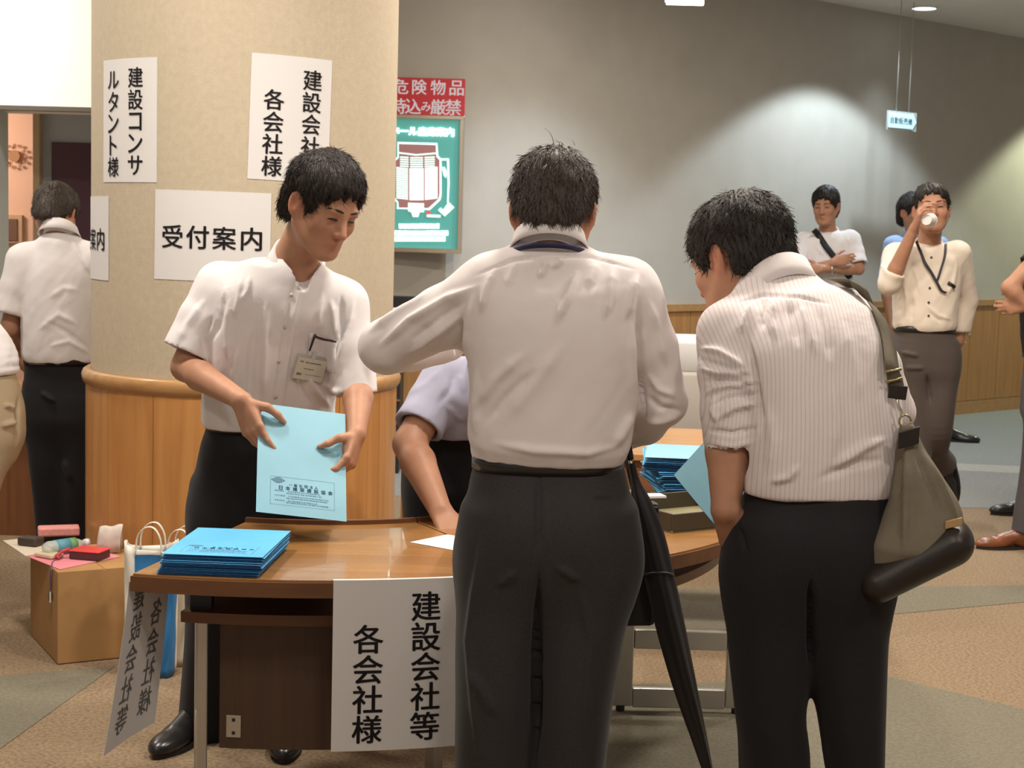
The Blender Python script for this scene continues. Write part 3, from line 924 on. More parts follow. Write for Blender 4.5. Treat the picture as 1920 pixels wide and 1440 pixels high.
# second desk further back
c = G(1195, 850, ZT)
e = empty('side_table', (c.x + 0.4, c.y + 0.4, 0), 'orange-brown wooden table standing behind the stacked envelopes', 'table')
M_top2 = wood('table_orange', (0.50, 0.26, 0.095), (0.42, 0.21, 0.07), 0.35, 'x', 0.8, 0.2)
xl, yl = c.x - 0.25, c.y
MT2 = Matrix.Translation((xl, yl, 0)) @ Matrix.Rotation(math.radians(-4), 4, 'Z')
box('table_top', (0.50, 0.42, ZT - 0.013), (1.0, 0.84, 0.026), M_top2, e, MT2, 0.004)
box('front_apron', (0.50, 0.03, ZT - 0.086), (0.94, 0.018, 0.118), wood('apron_wood', (0.24, 0.10, 0.04), (0.19, 0.075, 0.03), 0.4, 'x'), e, MT2)
for x, y in ((0.05, 0.06), (0.95, 0.06), (0.05, 0.78), (0.95, 0.78)):
    box('leg', (x, y, (ZT - 0.026) / 2), (0.04, 0.04, ZT - 0.026), M_steel, e, MT2, 0.003)
# low wooden cabinet partly hidden by the bent man
cw = atY(750, 950, 5.3)
e = empty('wooden_cabinet', (cw.x + 0.15, 5.5, 0), 'low wooden cabinet mostly hidden behind the bending man', 'cabinet')
box('cabinet_body', (cw.x + 0.15, 5.5, 0.39), (0.30, 0.36, 0.78), M_pwood, e, None, 0.004)
box('cabinet_door', (cw.x + 0.15, 5.313, 0.39), (0.27, 0.014, 0.70), M_pwood, e, None, 0.003)
# white bin with grey body beyond
bp_ = atY(1296, 690, 7.6)
e = empty('waste_bin', (bp_.x, 7.6, 0), 'tall grey bin with a white hood beyond the side table', 'bin')
def taper(name, c, sec, m, parent, n=28, p=4.0):
    V = []; F = []
    for (z, hx, hy) in sec:
        for k in range(n):
            a = 2 * math.pi * k / n
            ca, sa = math.cos(a), math.sin(a)
            V.append((c[0] + hx * abs(ca) ** (2 / p) * (1 if ca >= 0 else -1), c[1] + hy * abs(sa) ** (2 / p) * (1 if sa >= 0 else -1), z))
    for i in range(len(sec) - 1):
        for k in range(n):
            F.append((i * n + k, i * n + (k + 1) % n, (i + 1) * n + (k + 1) % n, (i + 1) * n + k))
    F += [tuple(range(n - 1, -1, -1)), tuple(range((len(sec) - 1) * n, len(sec) * n))]
    return link(name, mesh(name, V, F, True), m, parent)
zb_ = bp_.z
taper('bin_body', (bp_.x, 7.6), [(0.0, 0.10, 0.10), (zb_ - 0.03, 0.125, 0.125), (zb_ - 0.01, 0.115, 0.115)], mat('bin_grey', (0.40, 0.37, 0.33), 0.5), e)
taper('bin_hood', (bp_.x, 7.6), [(zb_ - 0.012, 0.112, 0.112), (zb_, 0.118, 0.118), (zb_ + 0.12, 0.138, 0.138), (zb_ + 0.145, 0.132, 0.132), (zb_ + 0.155, 0.11, 0.11)], mat('bin_white', (0.72, 0.74, 0.75), 0.35), e)
# dark display on a cart beside the pillar
dz0 = atY(745, 555, 9.85).z; dz1 = atY(745, 577, 9.85).z
xL = atY(690, 600, 9.85).x; xR = atY(790, 600, 9.85).x
e = empty('display_cart', ((xL + xR) / 2, 9.85, 0), 'black display with a glowing violet screen on a dark cart beside the pillar', 'display')
M_blk = mat('cart_black', (0.025, 0.025, 0.028), 0.45)
box('display_case', ((xL + xR) / 2, 9.88, dz0 - 0.20), (xR - xL, 0.06, 0.40), M_blk, e, None, 0.006)
box('display_screen', ((xL + xR) / 2, 9.846, dz1 - 0.13), (xR - xL - 0.03, 0.008, 0.26), mat('screen_violet', (0.2, 0.1, 0.3), 0.3, emit=(0.62, 0.38, 1.0), estr=1.6), e)
xk = atY(752, 760, 9.85).x
box('cart_body', ((xL + xk) / 2 - 0.05, 9.9, 0.34), (xk - xL + 0.1, 0.3, 0.68), M_blk, e, None, 0.006)
for zc in (atY(745, 752, 9.7).z, atY(745, 828, 9.7).z):
    box('cart_trim', ((xL + xk) / 2 - 0.05, 9.745, zc), (xk - xL + 0.1, 0.012, 0.012), M_chrome, e)

# ---------------------------------------------------------------- cardboard box and the things on it
bf = G(108, 1247, 0); bl = G(2, 1196, 0)
br = G(214, 1236, 0)
ux = (br - bf); ux.z = 0; ux.normalize()
uy = Vector((-ux.y, ux.x, 0))
if uy.dot(bl - bf) < 0: uy = -uy
zt_ = P(108, 1070, (bf - CO).dot(CF)).z
LB = (bl - bf).dot(uy); LA = 0.315
MB = frame(bf, ux, uy, (0, 0, 1))
M_card = mat('cardboard', (0.40, 0.22, 0.085), 0.8, noise=0.10, nscale=6, bump=0.05, bscale=120)
e = empty('cardboard_box', MB @ Vector((LA / 2, LB / 2, 0)), 'closed brown cardboard carton on the carpet left of the desk', 'box')
box('box_body', (LA / 2, LB / 2, zt_ / 2), (LA, LB, zt_ - 0.004), M_card, e, MB, 0.003)
box('box_flap', (LA / 4 - 0.001, LB / 2, zt_ - 0.002), (LA / 2 - 0.003, LB, 0.004), M_card, e, MB)
box('box_flap', (3 * LA / 4 + 0.001, LB / 2, zt_ - 0.002), (LA / 2 - 0.003, LB, 0.004), M_card, e, MB)
def BT(px, py, z=0.0):
    q = G(px, py, zt_ + z); return q
def item_box(name, label, cat, px, py, sx, sy, sz, yaw, m, z=0.0, bevel=0.003):
    q = BT(px, py, z)
    bm = bmesh.new(); add_box(bm, (0, 0, sz / 2), (sx, sy, sz), Matrix.Translation((q.x, q.y, zt_ + z + 0.0006)) @ Matrix.Rotation(math.radians(yaw), 4, 'Z'), bevel)
    return tag(link(name, bm_mesh(name, bm), m), label, cat)
yb_ = math.degrees(math.atan2(ux.y, ux.x))
M_pinkp = mat('pink_paper', (0.80, 0.27, 0.32), 0.7)
def flat_sheet(name, label, cat, corners, m, z):
    pts = [G(px, py, zt_ + z) for px, py in corners]
    n = len(pts)
    V = [(p.x, p.y, p.z) for p in pts] + [(p.x, p.y, p.z + 0.0015) for p in pts]
    F = [tuple(range(n - 1, -1, -1)), tuple(range(n, 2 * n))] + [(i, (i + 1) % n, n + (i + 1) % n, n + i) for i in range(n)]
    bm = bmesh.new(); vs = [bm.verts.new(v) for v in V]
    for f in F: bm.faces.new([vs[i] for i in f])
    return tag(link(name, bm_mesh(name, bm), m), label, cat)
flat_sheet('pink_folder', 'pink paper folder lying flat on the cardboard box', 'folder', [(52, 1044), (112, 1068), (226, 1044), (150, 1022)], M_pinkp, 0.001)
flat_sheet('paper_sheet', 'cream sheet of paper on the left of the cardboard box', 'paper', [(5, 1014), (48, 1043), (100, 1034), (62, 1008)], mat('cream_paper', (0.74, 0.66, 0.54), 0.8), 0.0035)
M_pk = mat('pink_case', (0.72, 0.30, 0.27), 0.5, noise=0.12, nscale=90)
o = item_box('pink_pouch', 'pink knitted pouch at the back of the cardboard box', 'pouch', 110, 1003, 0.15, 0.075, 0.032, 18, M_pk, 0.006, 0.006)
item_box('dark_wallet', 'dark grey wallet behind the cream sheet on the box', 'wallet', 58, 1022, 0.08, 0.055, 0.030, -20, mat('wallet_dark', (0.07, 0.05, 0.04), 0.5), 0.006, 0.006)
item_box('tissue_case', 'small cream packet under the pink strap on the box', 'packet', 92, 1044, 0.085, 0.06, 0.014, yb_ - 60, mat('cream_case', (0.66, 0.57, 0.40), 0.6), 0.004, 0.004)
e = empty('red_pouch', BT(160, 1050), 'red and black zipped pouch on the cardboard box', 'pouch')
q = BT(163, 1050)
MR = Matrix.Translation((q.x, q.y, zt_ + 0.004)) @ Matrix.Rotation(math.radians(yb_ - 42), 4, 'Z')
box('pouch_body', (0, 0.02, 0.013), (0.115, 0.085, 0.026), mat('pouch_dark', (0.085, 0.03, 0.035), 0.5), e, MR, 0.004)
box('pouch_lid', (0, 0.02, 0.029), (0.118, 0.088, 0.006), mat('pouch_red', (0.70, 0.06, 0.065), 0.45), e, MR, 0.003)
tube('strap_loop', [MR @ Vector(v) for v in ((-0.06, -0.01, 0.034), (-0.085, -0.02, 0.024), (-0.095, -0.04, 0.012), (-0.08, -0.05, 0.006))], 0.006, mat('strap_red', (0.55, 0.05, 0.06), 0.4), e, 8)
# clear bottle lying down with a label
e = empty('drink_bottle', BT(125, 1022), 'clear plastic bottle with green and blue label lying on the pink pouch', 'bottle')
a = BT(82, 1030, 0.03); b = BT(172, 1016, 0.03)
dirb = (b - a).normalized()
prof = [(0.0, 0.004), (0.004, 0.018), (0.02, 0.024), (0.13, 0.024), (0.155, 0.015), (0.165, 0.010), (0.180, 0.010)]
tube('bottle_body', [a + dirb * s * 0.95 + Vector((0, 0, 0.002)) for s, r in prof], [r for s, r in prof], mat('clear_plastic', (0.75, 0.80, 0.74), 0.12, alpha=0.55), e, 16)
tube('bottle_label', [a + dirb * s + Vector((0, 0, 0.002)) for s in (0.045, 0.10)], 0.0246, mat('label_blue', (0.12, 0.36, 0.46), 0.5), e, 16)
tube('bottle_band', [a + dirb * s + Vector((0, 0, 0.002)) for s in (0.10, 0.128)], 0.0244, mat('label_green', (0.16, 0.36, 0.13), 0.5), e, 16)
tube('bottle_cap', [a + dirb * s + Vector((0, 0, 0.002)) for s in (0.168, 0.186)], 0.0125, mat('cap_white', (0.8, 0.8, 0.8), 0.4), e, 14)
# folded towel
q = BT(205, 1037)
def cloth(u, v):
    t = v * math.pi
    return (q.x - 0.045 + 0.085 * u + 0.006 * math.sin(v * 5), q.y + 0.030 - 0.028 * math.cos(t) - 0.01 * u, zt_ + 0.003 + (0.082 + 0.012 * u) * abs(math.sin(t)) ** 0.45 + 0.003 * math.sin(u * 9))
tag(grid('folded_cloth', cloth, 12, 26, mat('towel_white', (0.62, 0.54, 0.48), 0.9, noise=0.1, nscale=30), None, 0.008), 'folded off-white cloth standing at the back corner of the box', 'cloth')
# phone strap hanging over the box front with a small black charm
e = empty('phone_strap', BT(100, 1055), 'thin purple strap hanging down the box with a small dark charm', 'strap')
fx = MB @ Vector((0, 0.055, 0))
pts = [BT(118, 1046, 0.006), BT(100, 1052, 0.004), MB @ Vector((-0.003, 0.075, zt_ + 0.003)), MB @ Vector((-0.006, 0.080, zt_ - 0.02)), MB @ Vector((-0.006, 0.085, zt_ - 0.055)), MB @ Vector((-0.006, 0.080, zt_ - 0.075)), MB @ Vector((-0.006, 0.07, zt_ - 0.055)), MB @ Vector((-0.006, 0.067, zt_ - 0.02)), MB @ Vector((-0.003, 0.069, zt_ + 0.002))]
tube('cord', [tuple(v) for v in spline(pts, 30)], 0.0022, mat('cord_purple', (0.17, 0.10, 0.18), 0.6), e, 6)
box('charm', (-0.008, 0.080, zt_ - 0.098), (0.006, 0.026, 0.030), mat('charm_dark', (0.05, 0.05, 0.035), 0.4), e, MB, 0.002)
box('charm_edge', (-0.010, 0.066, zt_ - 0.098), (0.005, 0.004, 0.036), mat('cap_white', (0.8, 0.8, 0.8), 0.4), e, MB)

# ---------------------------------------------------------------- carrier bags beside the box
def carrier(label, px0, px1, pyb, height, depth, mw, band, yaw, lean=0.0, shift=0.0):
    a = G(px0, pyb, 0); b = G(px1, pyb, 0)
    w = (b - a).length
    M = Matrix.Translation(((a.x + b.x) / 2, (a.y + b.y) / 2 + shift, 0)) @ Matrix.Rotation(math.radians(yaw), 4, 'Z')
    e = empty('carrier_bag', M @ Vector((0, 0, 0)), label, 'bag')
    n = 48
    def loop(z):
        t = z / height
        pts = []
        for k in range(n):
            an = 2 * math.pi * k / n
            hx = w / 2 * (0.96 + 0.10 * t); hy = depth / 2 * (1 - 0.35 * t)
            ca, sa = math.cos(an), math.sin(an)
            x = hx * abs(ca) ** 0.45 * (1 if ca >= 0 else -1); y = hy * abs(sa) ** 0.45 * (1 if sa >= 0 else -1)
            crn = 0.006 * math.sin(an * 5 + z * 25) * t + 0.004 * math.sin(an * 9 - z * 40)
            pts.append(M @ Vector((x * (1 + crn) + lean * t, y + crn, 0.002 + z + (0.015 * math.sin(an * 2 + 1) if t > 0.99 else 0))))
        return pts
    nz = 16
    V = []; F = []
    for j in range(nz + 1):
        V += loop(height * j / nz)
    for j in range(nz):
        for k in range(n):
            F.append((j * n + k, j * n + (k + 1) % n, (j + 1) * n + (k + 1) % n, (j + 1) * n + k))
    F.append(tuple(range(n - 1, -1, -1)))
    me = mesh('bag_body', V, F, True)
    o = link('bag_body', me, mw, e)
    if band:
        me.materials.append(band[0])
        for f in me.polygons:
            if len(f.vertices) > 4: continue
            k = (f.index % n) / n; z = (f.index // n) / nz
            if band[1] <= z <= band[2] and band[3] <= k <= band[4]: f.material_index = 1
    md = o.modifiers.new('t', 'SOLIDIFY'); md.thickness = 0.002; md.offset = -1
    for sy in (-1, 1):
        pts = [M @ Vector((lean + x, sy * depth * 0.30, height + z)) for x, z in ((-0.045, -0.03), (-0.04, 0.03), (-0.02, 0.062), (0.012, 0.066), (0.035, 0.03), (0.04, -0.03))]
        pts = spline(pts, 16)
        def hf(u, v, pts=pts):
            i = min(int(u * 16), 15); t = u * 16 - i
            p = pts[i] * (1 - t) + pts[i + 1] * t
            return (p[0], p[1] + (v - 0.5) * 0.016, p[2])
        grid('bag_handle', hf, 16, 1, M_plas, e, 0.0025)
    return e
M_plas = mat('white_plastic_bag', (0.74, 0.70, 0.62), 0.45, noise=0.05, nscale=12, bump=0.15, bscale=25)
M_plas2 = mat('cream_paper_bag', (0.66, 0.60, 0.48), 0.6, noise=0.04, nscale=10, bump=0.1, bscale=30)
M_bagb = mat('bag_blue', (0.03, 0.17, 0.40), 0.5)
carrier('white and blue paper carrier bag with looped handles standing beside the box', 236, 330, 1262, 0.435, 0.14, M_plas, (M_bagb, 0.0, 0.90, 0.70, 0.985), 3)
carrier('cream paper carrier bag behind the blue and white one', 300, 352, 1256, 0.40, 0.12, M_plas2, None, -8, 0.01, 0.10)

# ================================================================ people: implicit-surface modelling
def A(v): return np.array(v, np.float64)
def unit(v):
    v = A(v); return v / np.linalg.norm(v)
def Pn(px, py, d): return A(P(px, py, d))
def hash3(i, j, k):
    n = (i * 374761393 + j * 668265263 + k * 2147483647) & 0xffffffff
    n = ((n ^ (n >> 13)) * 1274126177) & 0xffffffff
    return ((n ^ (n >> 16)) & 0xffff) / 65535.0
def vnoise(p):
    p = np.asarray(p, np.float64)
    i = np.floor(p).astype(np.int64); f = p - i
    f = f * f * (3 - 2 * f)
    r = 0
    for a in (0, 1):
        for b in (0, 1):
            for c in (0, 1):
                w = (f[:, 0] if a else 1 - f[:, 0]) * (f[:, 1] if b else 1 - f[:, 1]) * (f[:, 2] if c else 1 - f[:, 2])
                r = r + w * hash3(i[:, 0] + a, i[:, 1] + b, i[:, 2] + c)
    return r * 2 - 1

class Field:
    def __init__(s, lo, hi, h):
        s.h = h; s.lo = A(lo); n = np.ceil((A(hi) - s.lo) / h).astype(int) + 1
        s.F = np.full(n, 0.06, np.float32)
        s.ax = [(s.lo[i] + h * np.arange(n[i])).astype(np.float32) for i in range(3)]
    def win(s, lo, hi):
        sl = []
        for i in range(3):
            a = max(int(math.floor((lo[i] - s.lo[i]) / s.h)), 0); b = min(int(math.ceil((hi[i] - s.lo[i]) / s.h)) + 1, len(s.ax[i]))
            if b <= a: return None
            sl.append(slice(a, b))
        return tuple(sl)
    def pts(s, sl):
        return s.ax[0][sl[0]][:, None, None], s.ax[1][sl[1]][None, :, None], s.ax[2][sl[2]][None, None, :]
    def put(s, sl, d, k, mode):
        f = s.F[sl]
        d = d.astype(np.float32)
        if mode < 0:
            d = -d
            m = np.maximum(f, d)
            if k > 0:
                h = np.maximum(k - np.abs(f - d), 0) / k; m = m + h * h * k * 0.25
        else:
            m = np.minimum(f, d)
            if k > 0:
                h = np.maximum(k - np.abs(f - d), 0) / k; m = m - h * h * k * 0.25
        s.F[sl] = m
    def cone(s, a, b, ra, rb, k=0.02, mode=1, flat=False):
        a = A(a); b = A(b); R = max(ra, rb) + k + 3 * s.h
        sl = s.win(np.minimum(a, b) - R, np.maximum(a, b) + R)
        if sl is None: return
        x, y, z = s.pts(sl)
        d = b - a; L2 = max(float(d @ d), 1e-9)
        t = np.clip(((x - a[0]) * d[0] + (y - a[1]) * d[1] + (z - a[2]) * d[2]) / L2, 0, 1)
        q = np.sqrt((x - a[0] - t * d[0]) ** 2 + (y - a[1] - t * d[1]) ** 2 + (z - a[2] - t * d[2]) ** 2)
        q = q - (ra + t * (rb - ra))
        if flat:
            w = d / math.sqrt(L2)
            q = np.maximum(q, (x - b[0]) * w[0] + (y - b[1]) * w[1] + (z - b[2]) * w[2])
        s.put(sl, q, k, mode)
    def chain(s, pts, rad, k=0.02):
        for i in range(len(pts) - 1): s.cone(pts[i], pts[i + 1], rad[i], rad[i + 1], k)
    def ell(s, c, r, B=None, k=0.02, mode=1):
        """ellipsoid radii r along rows of B (3x3 axes)"""
        c = A(c); r = A(r); B = np.eye(3) if B is None else A(B)
        e = np.sqrt((B ** 2 * (r ** 2)[:, None]).sum(0)) + k + 3 * s.h
        sl = s.win(c - e, c + e)
        if sl is None: return
        x, y, z = s.pts(sl); x = x - c[0]; y = y - c[1]; z = z - c[2]
        k0 = 0; k1 = 0
        for i in range(3):
            q = x * B[i, 0] + y * B[i, 1] + z * B[i, 2]
            k0 = k0 + (q / r[i]) ** 2; k1 = k1 + (q / r[i] ** 2) ** 2
        k0 = np.sqrt(k0); k1 = np.sqrt(k1) + 1e-6
        s.put(sl, k0 * (k0 - 1) / k1, k, mode)
    def loft(s, rings, u, k=0.02, p=2.4, mode=1):
        """rings: (center, ru, rv); u = lateral axis. one superelliptic tube through the rings"""
        arr = [np.concatenate([A(c), [ru, rv]]) for c, ru, rv in rings]
        arr = spline(arr, 12 * (len(arr) - 1)) if len(arr) > 2 else arr
        P0 = np.array([q[:3] for q in arr]); R = max(q[3:].max() for q in arr) * 1.7 + 0.03 + k + 4 * s.h
        sl = s.win(P0.min(0) - R, P0.max(0) + R)
        if sl is None: return
        X, Y, Z = s.pts(sl)
        best = np.full(s.F[sl].shape, 0.2, np.float32)
        off = [sl[i].start for i in range(3)]
        for q0, q1 in zip(arr[:-1], arr[1:]):
            a = q0[:3]; b = q1[:3]; w = b - a; L = np.linalg.norm(w); w = w / L
            uu = A(u) - w * (A(u) @ w); uu /= np.linalg.norm(uu); vv = np.cross(w, uu)
            r_ = np.sqrt((uu * max(q0[3], q1[3]) * 1.12) ** 2 + (vv * max(q0[4], q1[4]) * 1.12) ** 2) + np.abs(w) * 0.02 + k + 3 * s.h
            s2 = s.win(np.minimum(a, b) - r_, np.maximum(a, b) + r_)
            if s2 is None: continue
            l2 = tuple(slice(s2[i].start - off[i], s2[i].stop - off[i]) for i in range(3))
            x, y, z = s.pts(s2); x = x - a[0]; y = y - a[1]; z = z - a[2]
            t = x * w[0] + y * w[1] + z * w[2]
            tc = np.clip(t / L, 0, 1)
            out = np.abs(t - tc * L)
            m0 = 0.0 if q0 is arr[0] else 0.015; m1 = 0.0 if q1 is arr[-1] else 0.015
            out = np.maximum(out - np.where(t < 0, m0, m1), 0)
            te = np.clip(t / L, -m0 / L, 1 + m1 / L)
            ru = np.maximum(q0[3] + te * (q1[3] - q0[3]), 0.004); rv = np.maximum(q0[4] + te * (q1[4] - q0[4]), 0.004)
            qa = np.abs(x * uu[0] + y * uu[1] + z * uu[2]); qb = np.abs(x * vv[0] + y * vv[1] + z * vv[2])
            r = ((qa / ru) ** p + (qb / rv) ** p) ** (1 / p)
            d2 = (r - 1) * np.minimum(ru, rv)
            d = np.where(np.abs(out) > 1e-6, np.sqrt(np.maximum(d2, 0) ** 2 + out ** 2), d2)
            best[l2] = np.minimum(best[l2], d.astype(np.float32))
        s.put(sl, best, k, mode)
    def plane(s, c, n, lo, hi, k=0.004):
        """remove everything on the +n side of the plane inside the window"""
        sl = s.win(A(lo), A(hi))
        if sl is None: return
        n = unit(n); c = A(c)
        x, y, z = s.pts(sl)
        d = -((x - c[0]) * n[0] + (y - c[1]) * n[1] + (z - c[2]) * n[2]) + 0 * s.F[sl]
        s.put(sl, d, k, -1)
    def surface(s, smooth=1):
        F = s.F
        S = F < 0
        n = F.shape
        c = np.zeros(tuple(q - 1 for q in n), np.uint8)
        for a in (0, 1):
            for b in (0, 1):
                for d in (0, 1):
                    c += S[a:n[0] - 1 + a, b:n[1] - 1 + b, d:n[2] - 1 + d]
        I, J, K = np.nonzero((c > 0) & (c < 8))
        idx = np.full(c.shape, -1, np.int32); idx[I, J, K] = np.arange(len(I))
        pos = np.zeros((len(I), 3)); cnt = np.zeros(len(I))
        cr = [(a, b, d) for a in (0, 1) for b in (0, 1) for d in (0, 1)]
        vals = {q: F[I + q[0], J + q[1], K + q[2]].astype(np.float64) for q in cr}
        for q in cr:
            for ax in range(3):
                if q[ax] == 0:
                    q2 = list(q); q2[ax] = 1; q2 = tuple(q2)
                    fa, fb = vals[q], vals[q2]
                    m = (fa < 0) != (fb < 0)
                    t = np.where(m, fa / np.where(m, fa - fb, 1), 0)
                    for i in range(3):
                        pos[:, i] += np.where(m, q[i] + (t if i == ax else 0), 0)
                    cnt += m
        pos /= cnt[:, None]
        V = s.lo + s.h * (np.stack([I, J, K], 1) + pos)
        faces = []
        for ax in range(3):
            o1, o2 = (ax + 1) % 3, (ax + 2) % 3
            sa = [slice(None)] * 3; sb = [slice(None)] * 3
            sa[ax] = slice(0, n[ax] - 1); sb[ax] = slice(1, n[ax])
            for o in (o1, o2):
                sa[o] = slice(1, n[o] - 1); sb[o] = slice(1, n[o] - 1)
            A_, B_ = S[tuple(sa)], S[tuple(sb)]
            E = np.argwhere(A_ != B_)
            if len(E) == 0: continue
            ins = A_[A_ != B_]
            g = E.copy(); g[:, o1] += 1; g[:, o2] += 1
            def cell(d1, d2):
                q = g.copy(); q[:, o1] += d1; q[:, o2] += d2
                return idx[q[:, 0], q[:, 1], q[:, 2]]
            qd = np.stack([cell(-1, -1), cell(0, -1), cell(0, 0), cell(-1, 0)], 1)
            qd[~ins] = qd[~ins][:, ::-1]
            faces.append(qd)
        Fc = np.concatenate(faces)
        Fc = Fc[(Fc >= 0).all(1)]
        for _ in range(smooth):
            V = relax(V, Fc)
        return V, Fc
def relax(V, F, w=0.5):
    n = len(V)
    a = np.concatenate([F[:, 0], F[:, 1], F[:, 2], F[:, 3]] * 2); b = np.concatenate([F[:, 1], F[:, 2], F[:, 3], F[:, 0], F[:, 3], F[:, 0], F[:, 1], F[:, 2]])
    cnt = np.bincount(a, minlength=n)
    acc = np.stack([np.bincount(a, weights=V[b, i], minlength=n) for i in range(3)], 1)
    return V * (1 - w) + w * acc / np.maximum(cnt, 1)[:, None]
def vnormals(V, F):
    n = np.cross(V[F[:, 2]] - V[F[:, 0]], V[F[:, 3]] - V[F[:, 1]])
    f = F.T.ravel()
    N = np.stack([np.bincount(f, weights=np.tile(n[:, i], 4), minlength=len(V)) for i in range(3)], 1)
    return N / np.maximum(np.linalg.norm(N, axis=1), 1e-12)[:, None]
def np_mesh(name, V, F, material, parent, color=None):
    me = bpy.data.meshes.new(name)
    me.vertices.add(len(V)); me.vertices.foreach_set('co', V.astype(np.float32).ravel())
    me.loops.add(F.size); me.loops.foreach_set('vertex_index', F.astype(np.int32).ravel())
    me.polygons.add(len(F)); me.polygons.foreach_set('loop_start', np.arange(0, F.size, F.shape[1], dtype=np.int32))
    me.polygons.foreach_set('use_smooth', np.ones(len(F), bool))
    me.update(calc_edges=True)
    if color is not None:
        at = me.color_attributes.new('tone', 'FLOAT_COLOR', 'POINT')
        at.data.foreach_set('color', np.concatenate([color, np.ones((len(V), 1))], 1).astype(np.float32).ravel())
    return link(name, me, material, parent)
def folds(V, N, lst, gain=1.9):
    """cloth folds: polylines in photograph pixels become ridges (+) or grooves (-) on the surface facing the viewer"""
    px, dep = proj(V)
    tc = A(CO) - V; tc /= np.linalg.norm(tc, axis=1)[:, None]
    face = np.clip((N * tc).sum(1) * 2.0, 0, 1)
    disp = np.zeros(len(V))
    for pts, w, amp in lst:
        pts = [A(p) for p in pts]
        L = sum(np.linalg.norm(b - a) for a, b in zip(pts[:-1], pts[1:]))
        best = np.full(len(V), 1e9); par = np.zeros(len(V)); run = 0
        for a, b in zip(pts[:-1], pts[1:]):
            d = b - a; l = np.linalg.norm(d)
            t = np.clip(((px - a) @ d) / (l * l), 0, 1)
            q = np.linalg.norm(px - a - t[:, None] * d, axis=1)
            m = q < best
            best = np.where(m, q, best); par = np.where(m, (run + t * l) / L, par); run += l
        tap = np.clip(np.minimum(par, 1 - par) * 4, 0.05, 1)
        disp += gain * amp * np.exp(-(best / (0.85 * w * (0.5 + 0.5 * tap))) ** 2) * tap
    return V + N * (disp * face)[:, None]
def crumple(V, N, amp, scale, axis=None, stretch=3.0, seed=0.0):
    q = V * scale
    if axis is not None:
        a = unit(axis); q = q - np.outer(q @ a, a) * (1 - 1 / stretch)
    d = vnoise(q + seed) + 0.5 * vnoise(q * 2.1 + 7.3 + seed)
    d = np.sign(d) * np.abs(d) ** 0.8
    return V + N * (amp * d)[:, None]

# ---------------------------------------------------------------- materials for people
M_skin = mat('skin', (0.44, 0.225, 0.138), 0.5, spec=0.35, noise=0.06, nscale=35, attr='tone', sss=0.12)
def shirt_mat(name, c, stripe=None):
    m = mat(name, c, 0.85, spec=0.15, sheen=0.15, bump=0.08, bscale=500)
    return m
M_shirt_w = shirt_mat('white_cotton', (0.76, 0.725, 0.73))
M_shirt_c = shirt_mat('white_poplin', (0.76, 0.70, 0.695))
M_shirt_b = shirt_mat('grey_blue_cotton', (0.36, 0.36, 0.46))
M_shirt_blue = shirt_mat('pale_blue_cotton', (0.33, 0.45, 0.70))
M_black = mat('black_wool', (0.012, 0.011, 0.013), 0.75, spec=0.25, sheen=0.05, noise=0.2, nscale=300)
M_char = mat('charcoal_wool', (0.030, 0.027, 0.028), 0.75, spec=0.25, sheen=0.08, noise=0.2, nscale=300)
M_grey = mat('grey_brown_wool', (0.085, 0.065, 0.055), 0.75, spec=0.25, sheen=0.08)
M_slate = mat('slate_wool', (0.085, 0.075, 0.080), 0.8, spec=0.2, sheen=0.05)
M_khaki = mat('khaki_cotton', (0.36, 0.28, 0.18), 0.85, spec=0.2)
M_hair = mat('dark_hair', (0.018, 0.012, 0.010), 0.55, spec=0.35)
M_hairb = mat('brown_hair', (0.045, 0.031, 0.023), 0.55, spec=0.4)
M_leather = mat('black_leather', (0.018, 0.016, 0.016), 0.28, spec=0.5)
M_shoebr = mat('brown_leather', (0.20, 0.066, 0.025), 0.3, spec=0.5, noise=0.25, nscale=25)
M_lash = mat('eye_dark', (0.015, 0.010, 0.010), 0.35)
M_buckle = mat('buckle_steel', (0.7, 0.68, 0.62), 0.25, 1.0)
def striped():
    m = mat('striped_cotton', (0.74, 0.68, 0.68), 0.85, spec=0.15, sheen=0.15, bump=0.06, bscale=500)
    nt = m.node_tree; L = nt.links; b = nt.nodes['Principled BSDF']
    at = nt.nodes.new('ShaderNodeAttribute'); at.attribute_name = 'tone'
    sp = nt.nodes.new('ShaderNodeSeparateColor'); L.new(at.outputs['Color'], sp.inputs[0])
    m1 = nt.nodes.new('ShaderNodeMath'); m1.operation = 'MULTIPLY'; m1.inputs[1].default_value = 2 * math.pi / 0.0088
    L.new(sp.outputs[0], m1.inputs[0])
    sn = nt.nodes.new('ShaderNodeMath'); sn.operation = 'SINE'; L.new(m1.outputs[0], sn.inputs[0])
    mr = nt.nodes.new('ShaderNodeMapRange'); mr.inputs[1].default_value = 0.55; mr.inputs[2].default_value = 0.95
    mr.inputs[3].default_value = 0.0; mr.inputs[4].default_value = 1.0
    L.new(sn.outputs[0], mr.inputs[0])
    mx = nt.nodes.new('ShaderNodeMix'); mx.data_type = 'RGBA'
    mx.inputs[6].default_value = (0.74, 0.67, 0.66, 1); mx.inputs[7].default_value = (0.60, 0.53, 0.54, 1)
    L.new(mr.outputs[0], mx.inputs[0]); L.new(mx.outputs[2], b.inputs['Base Color'])
    return m
M_stripe = striped()

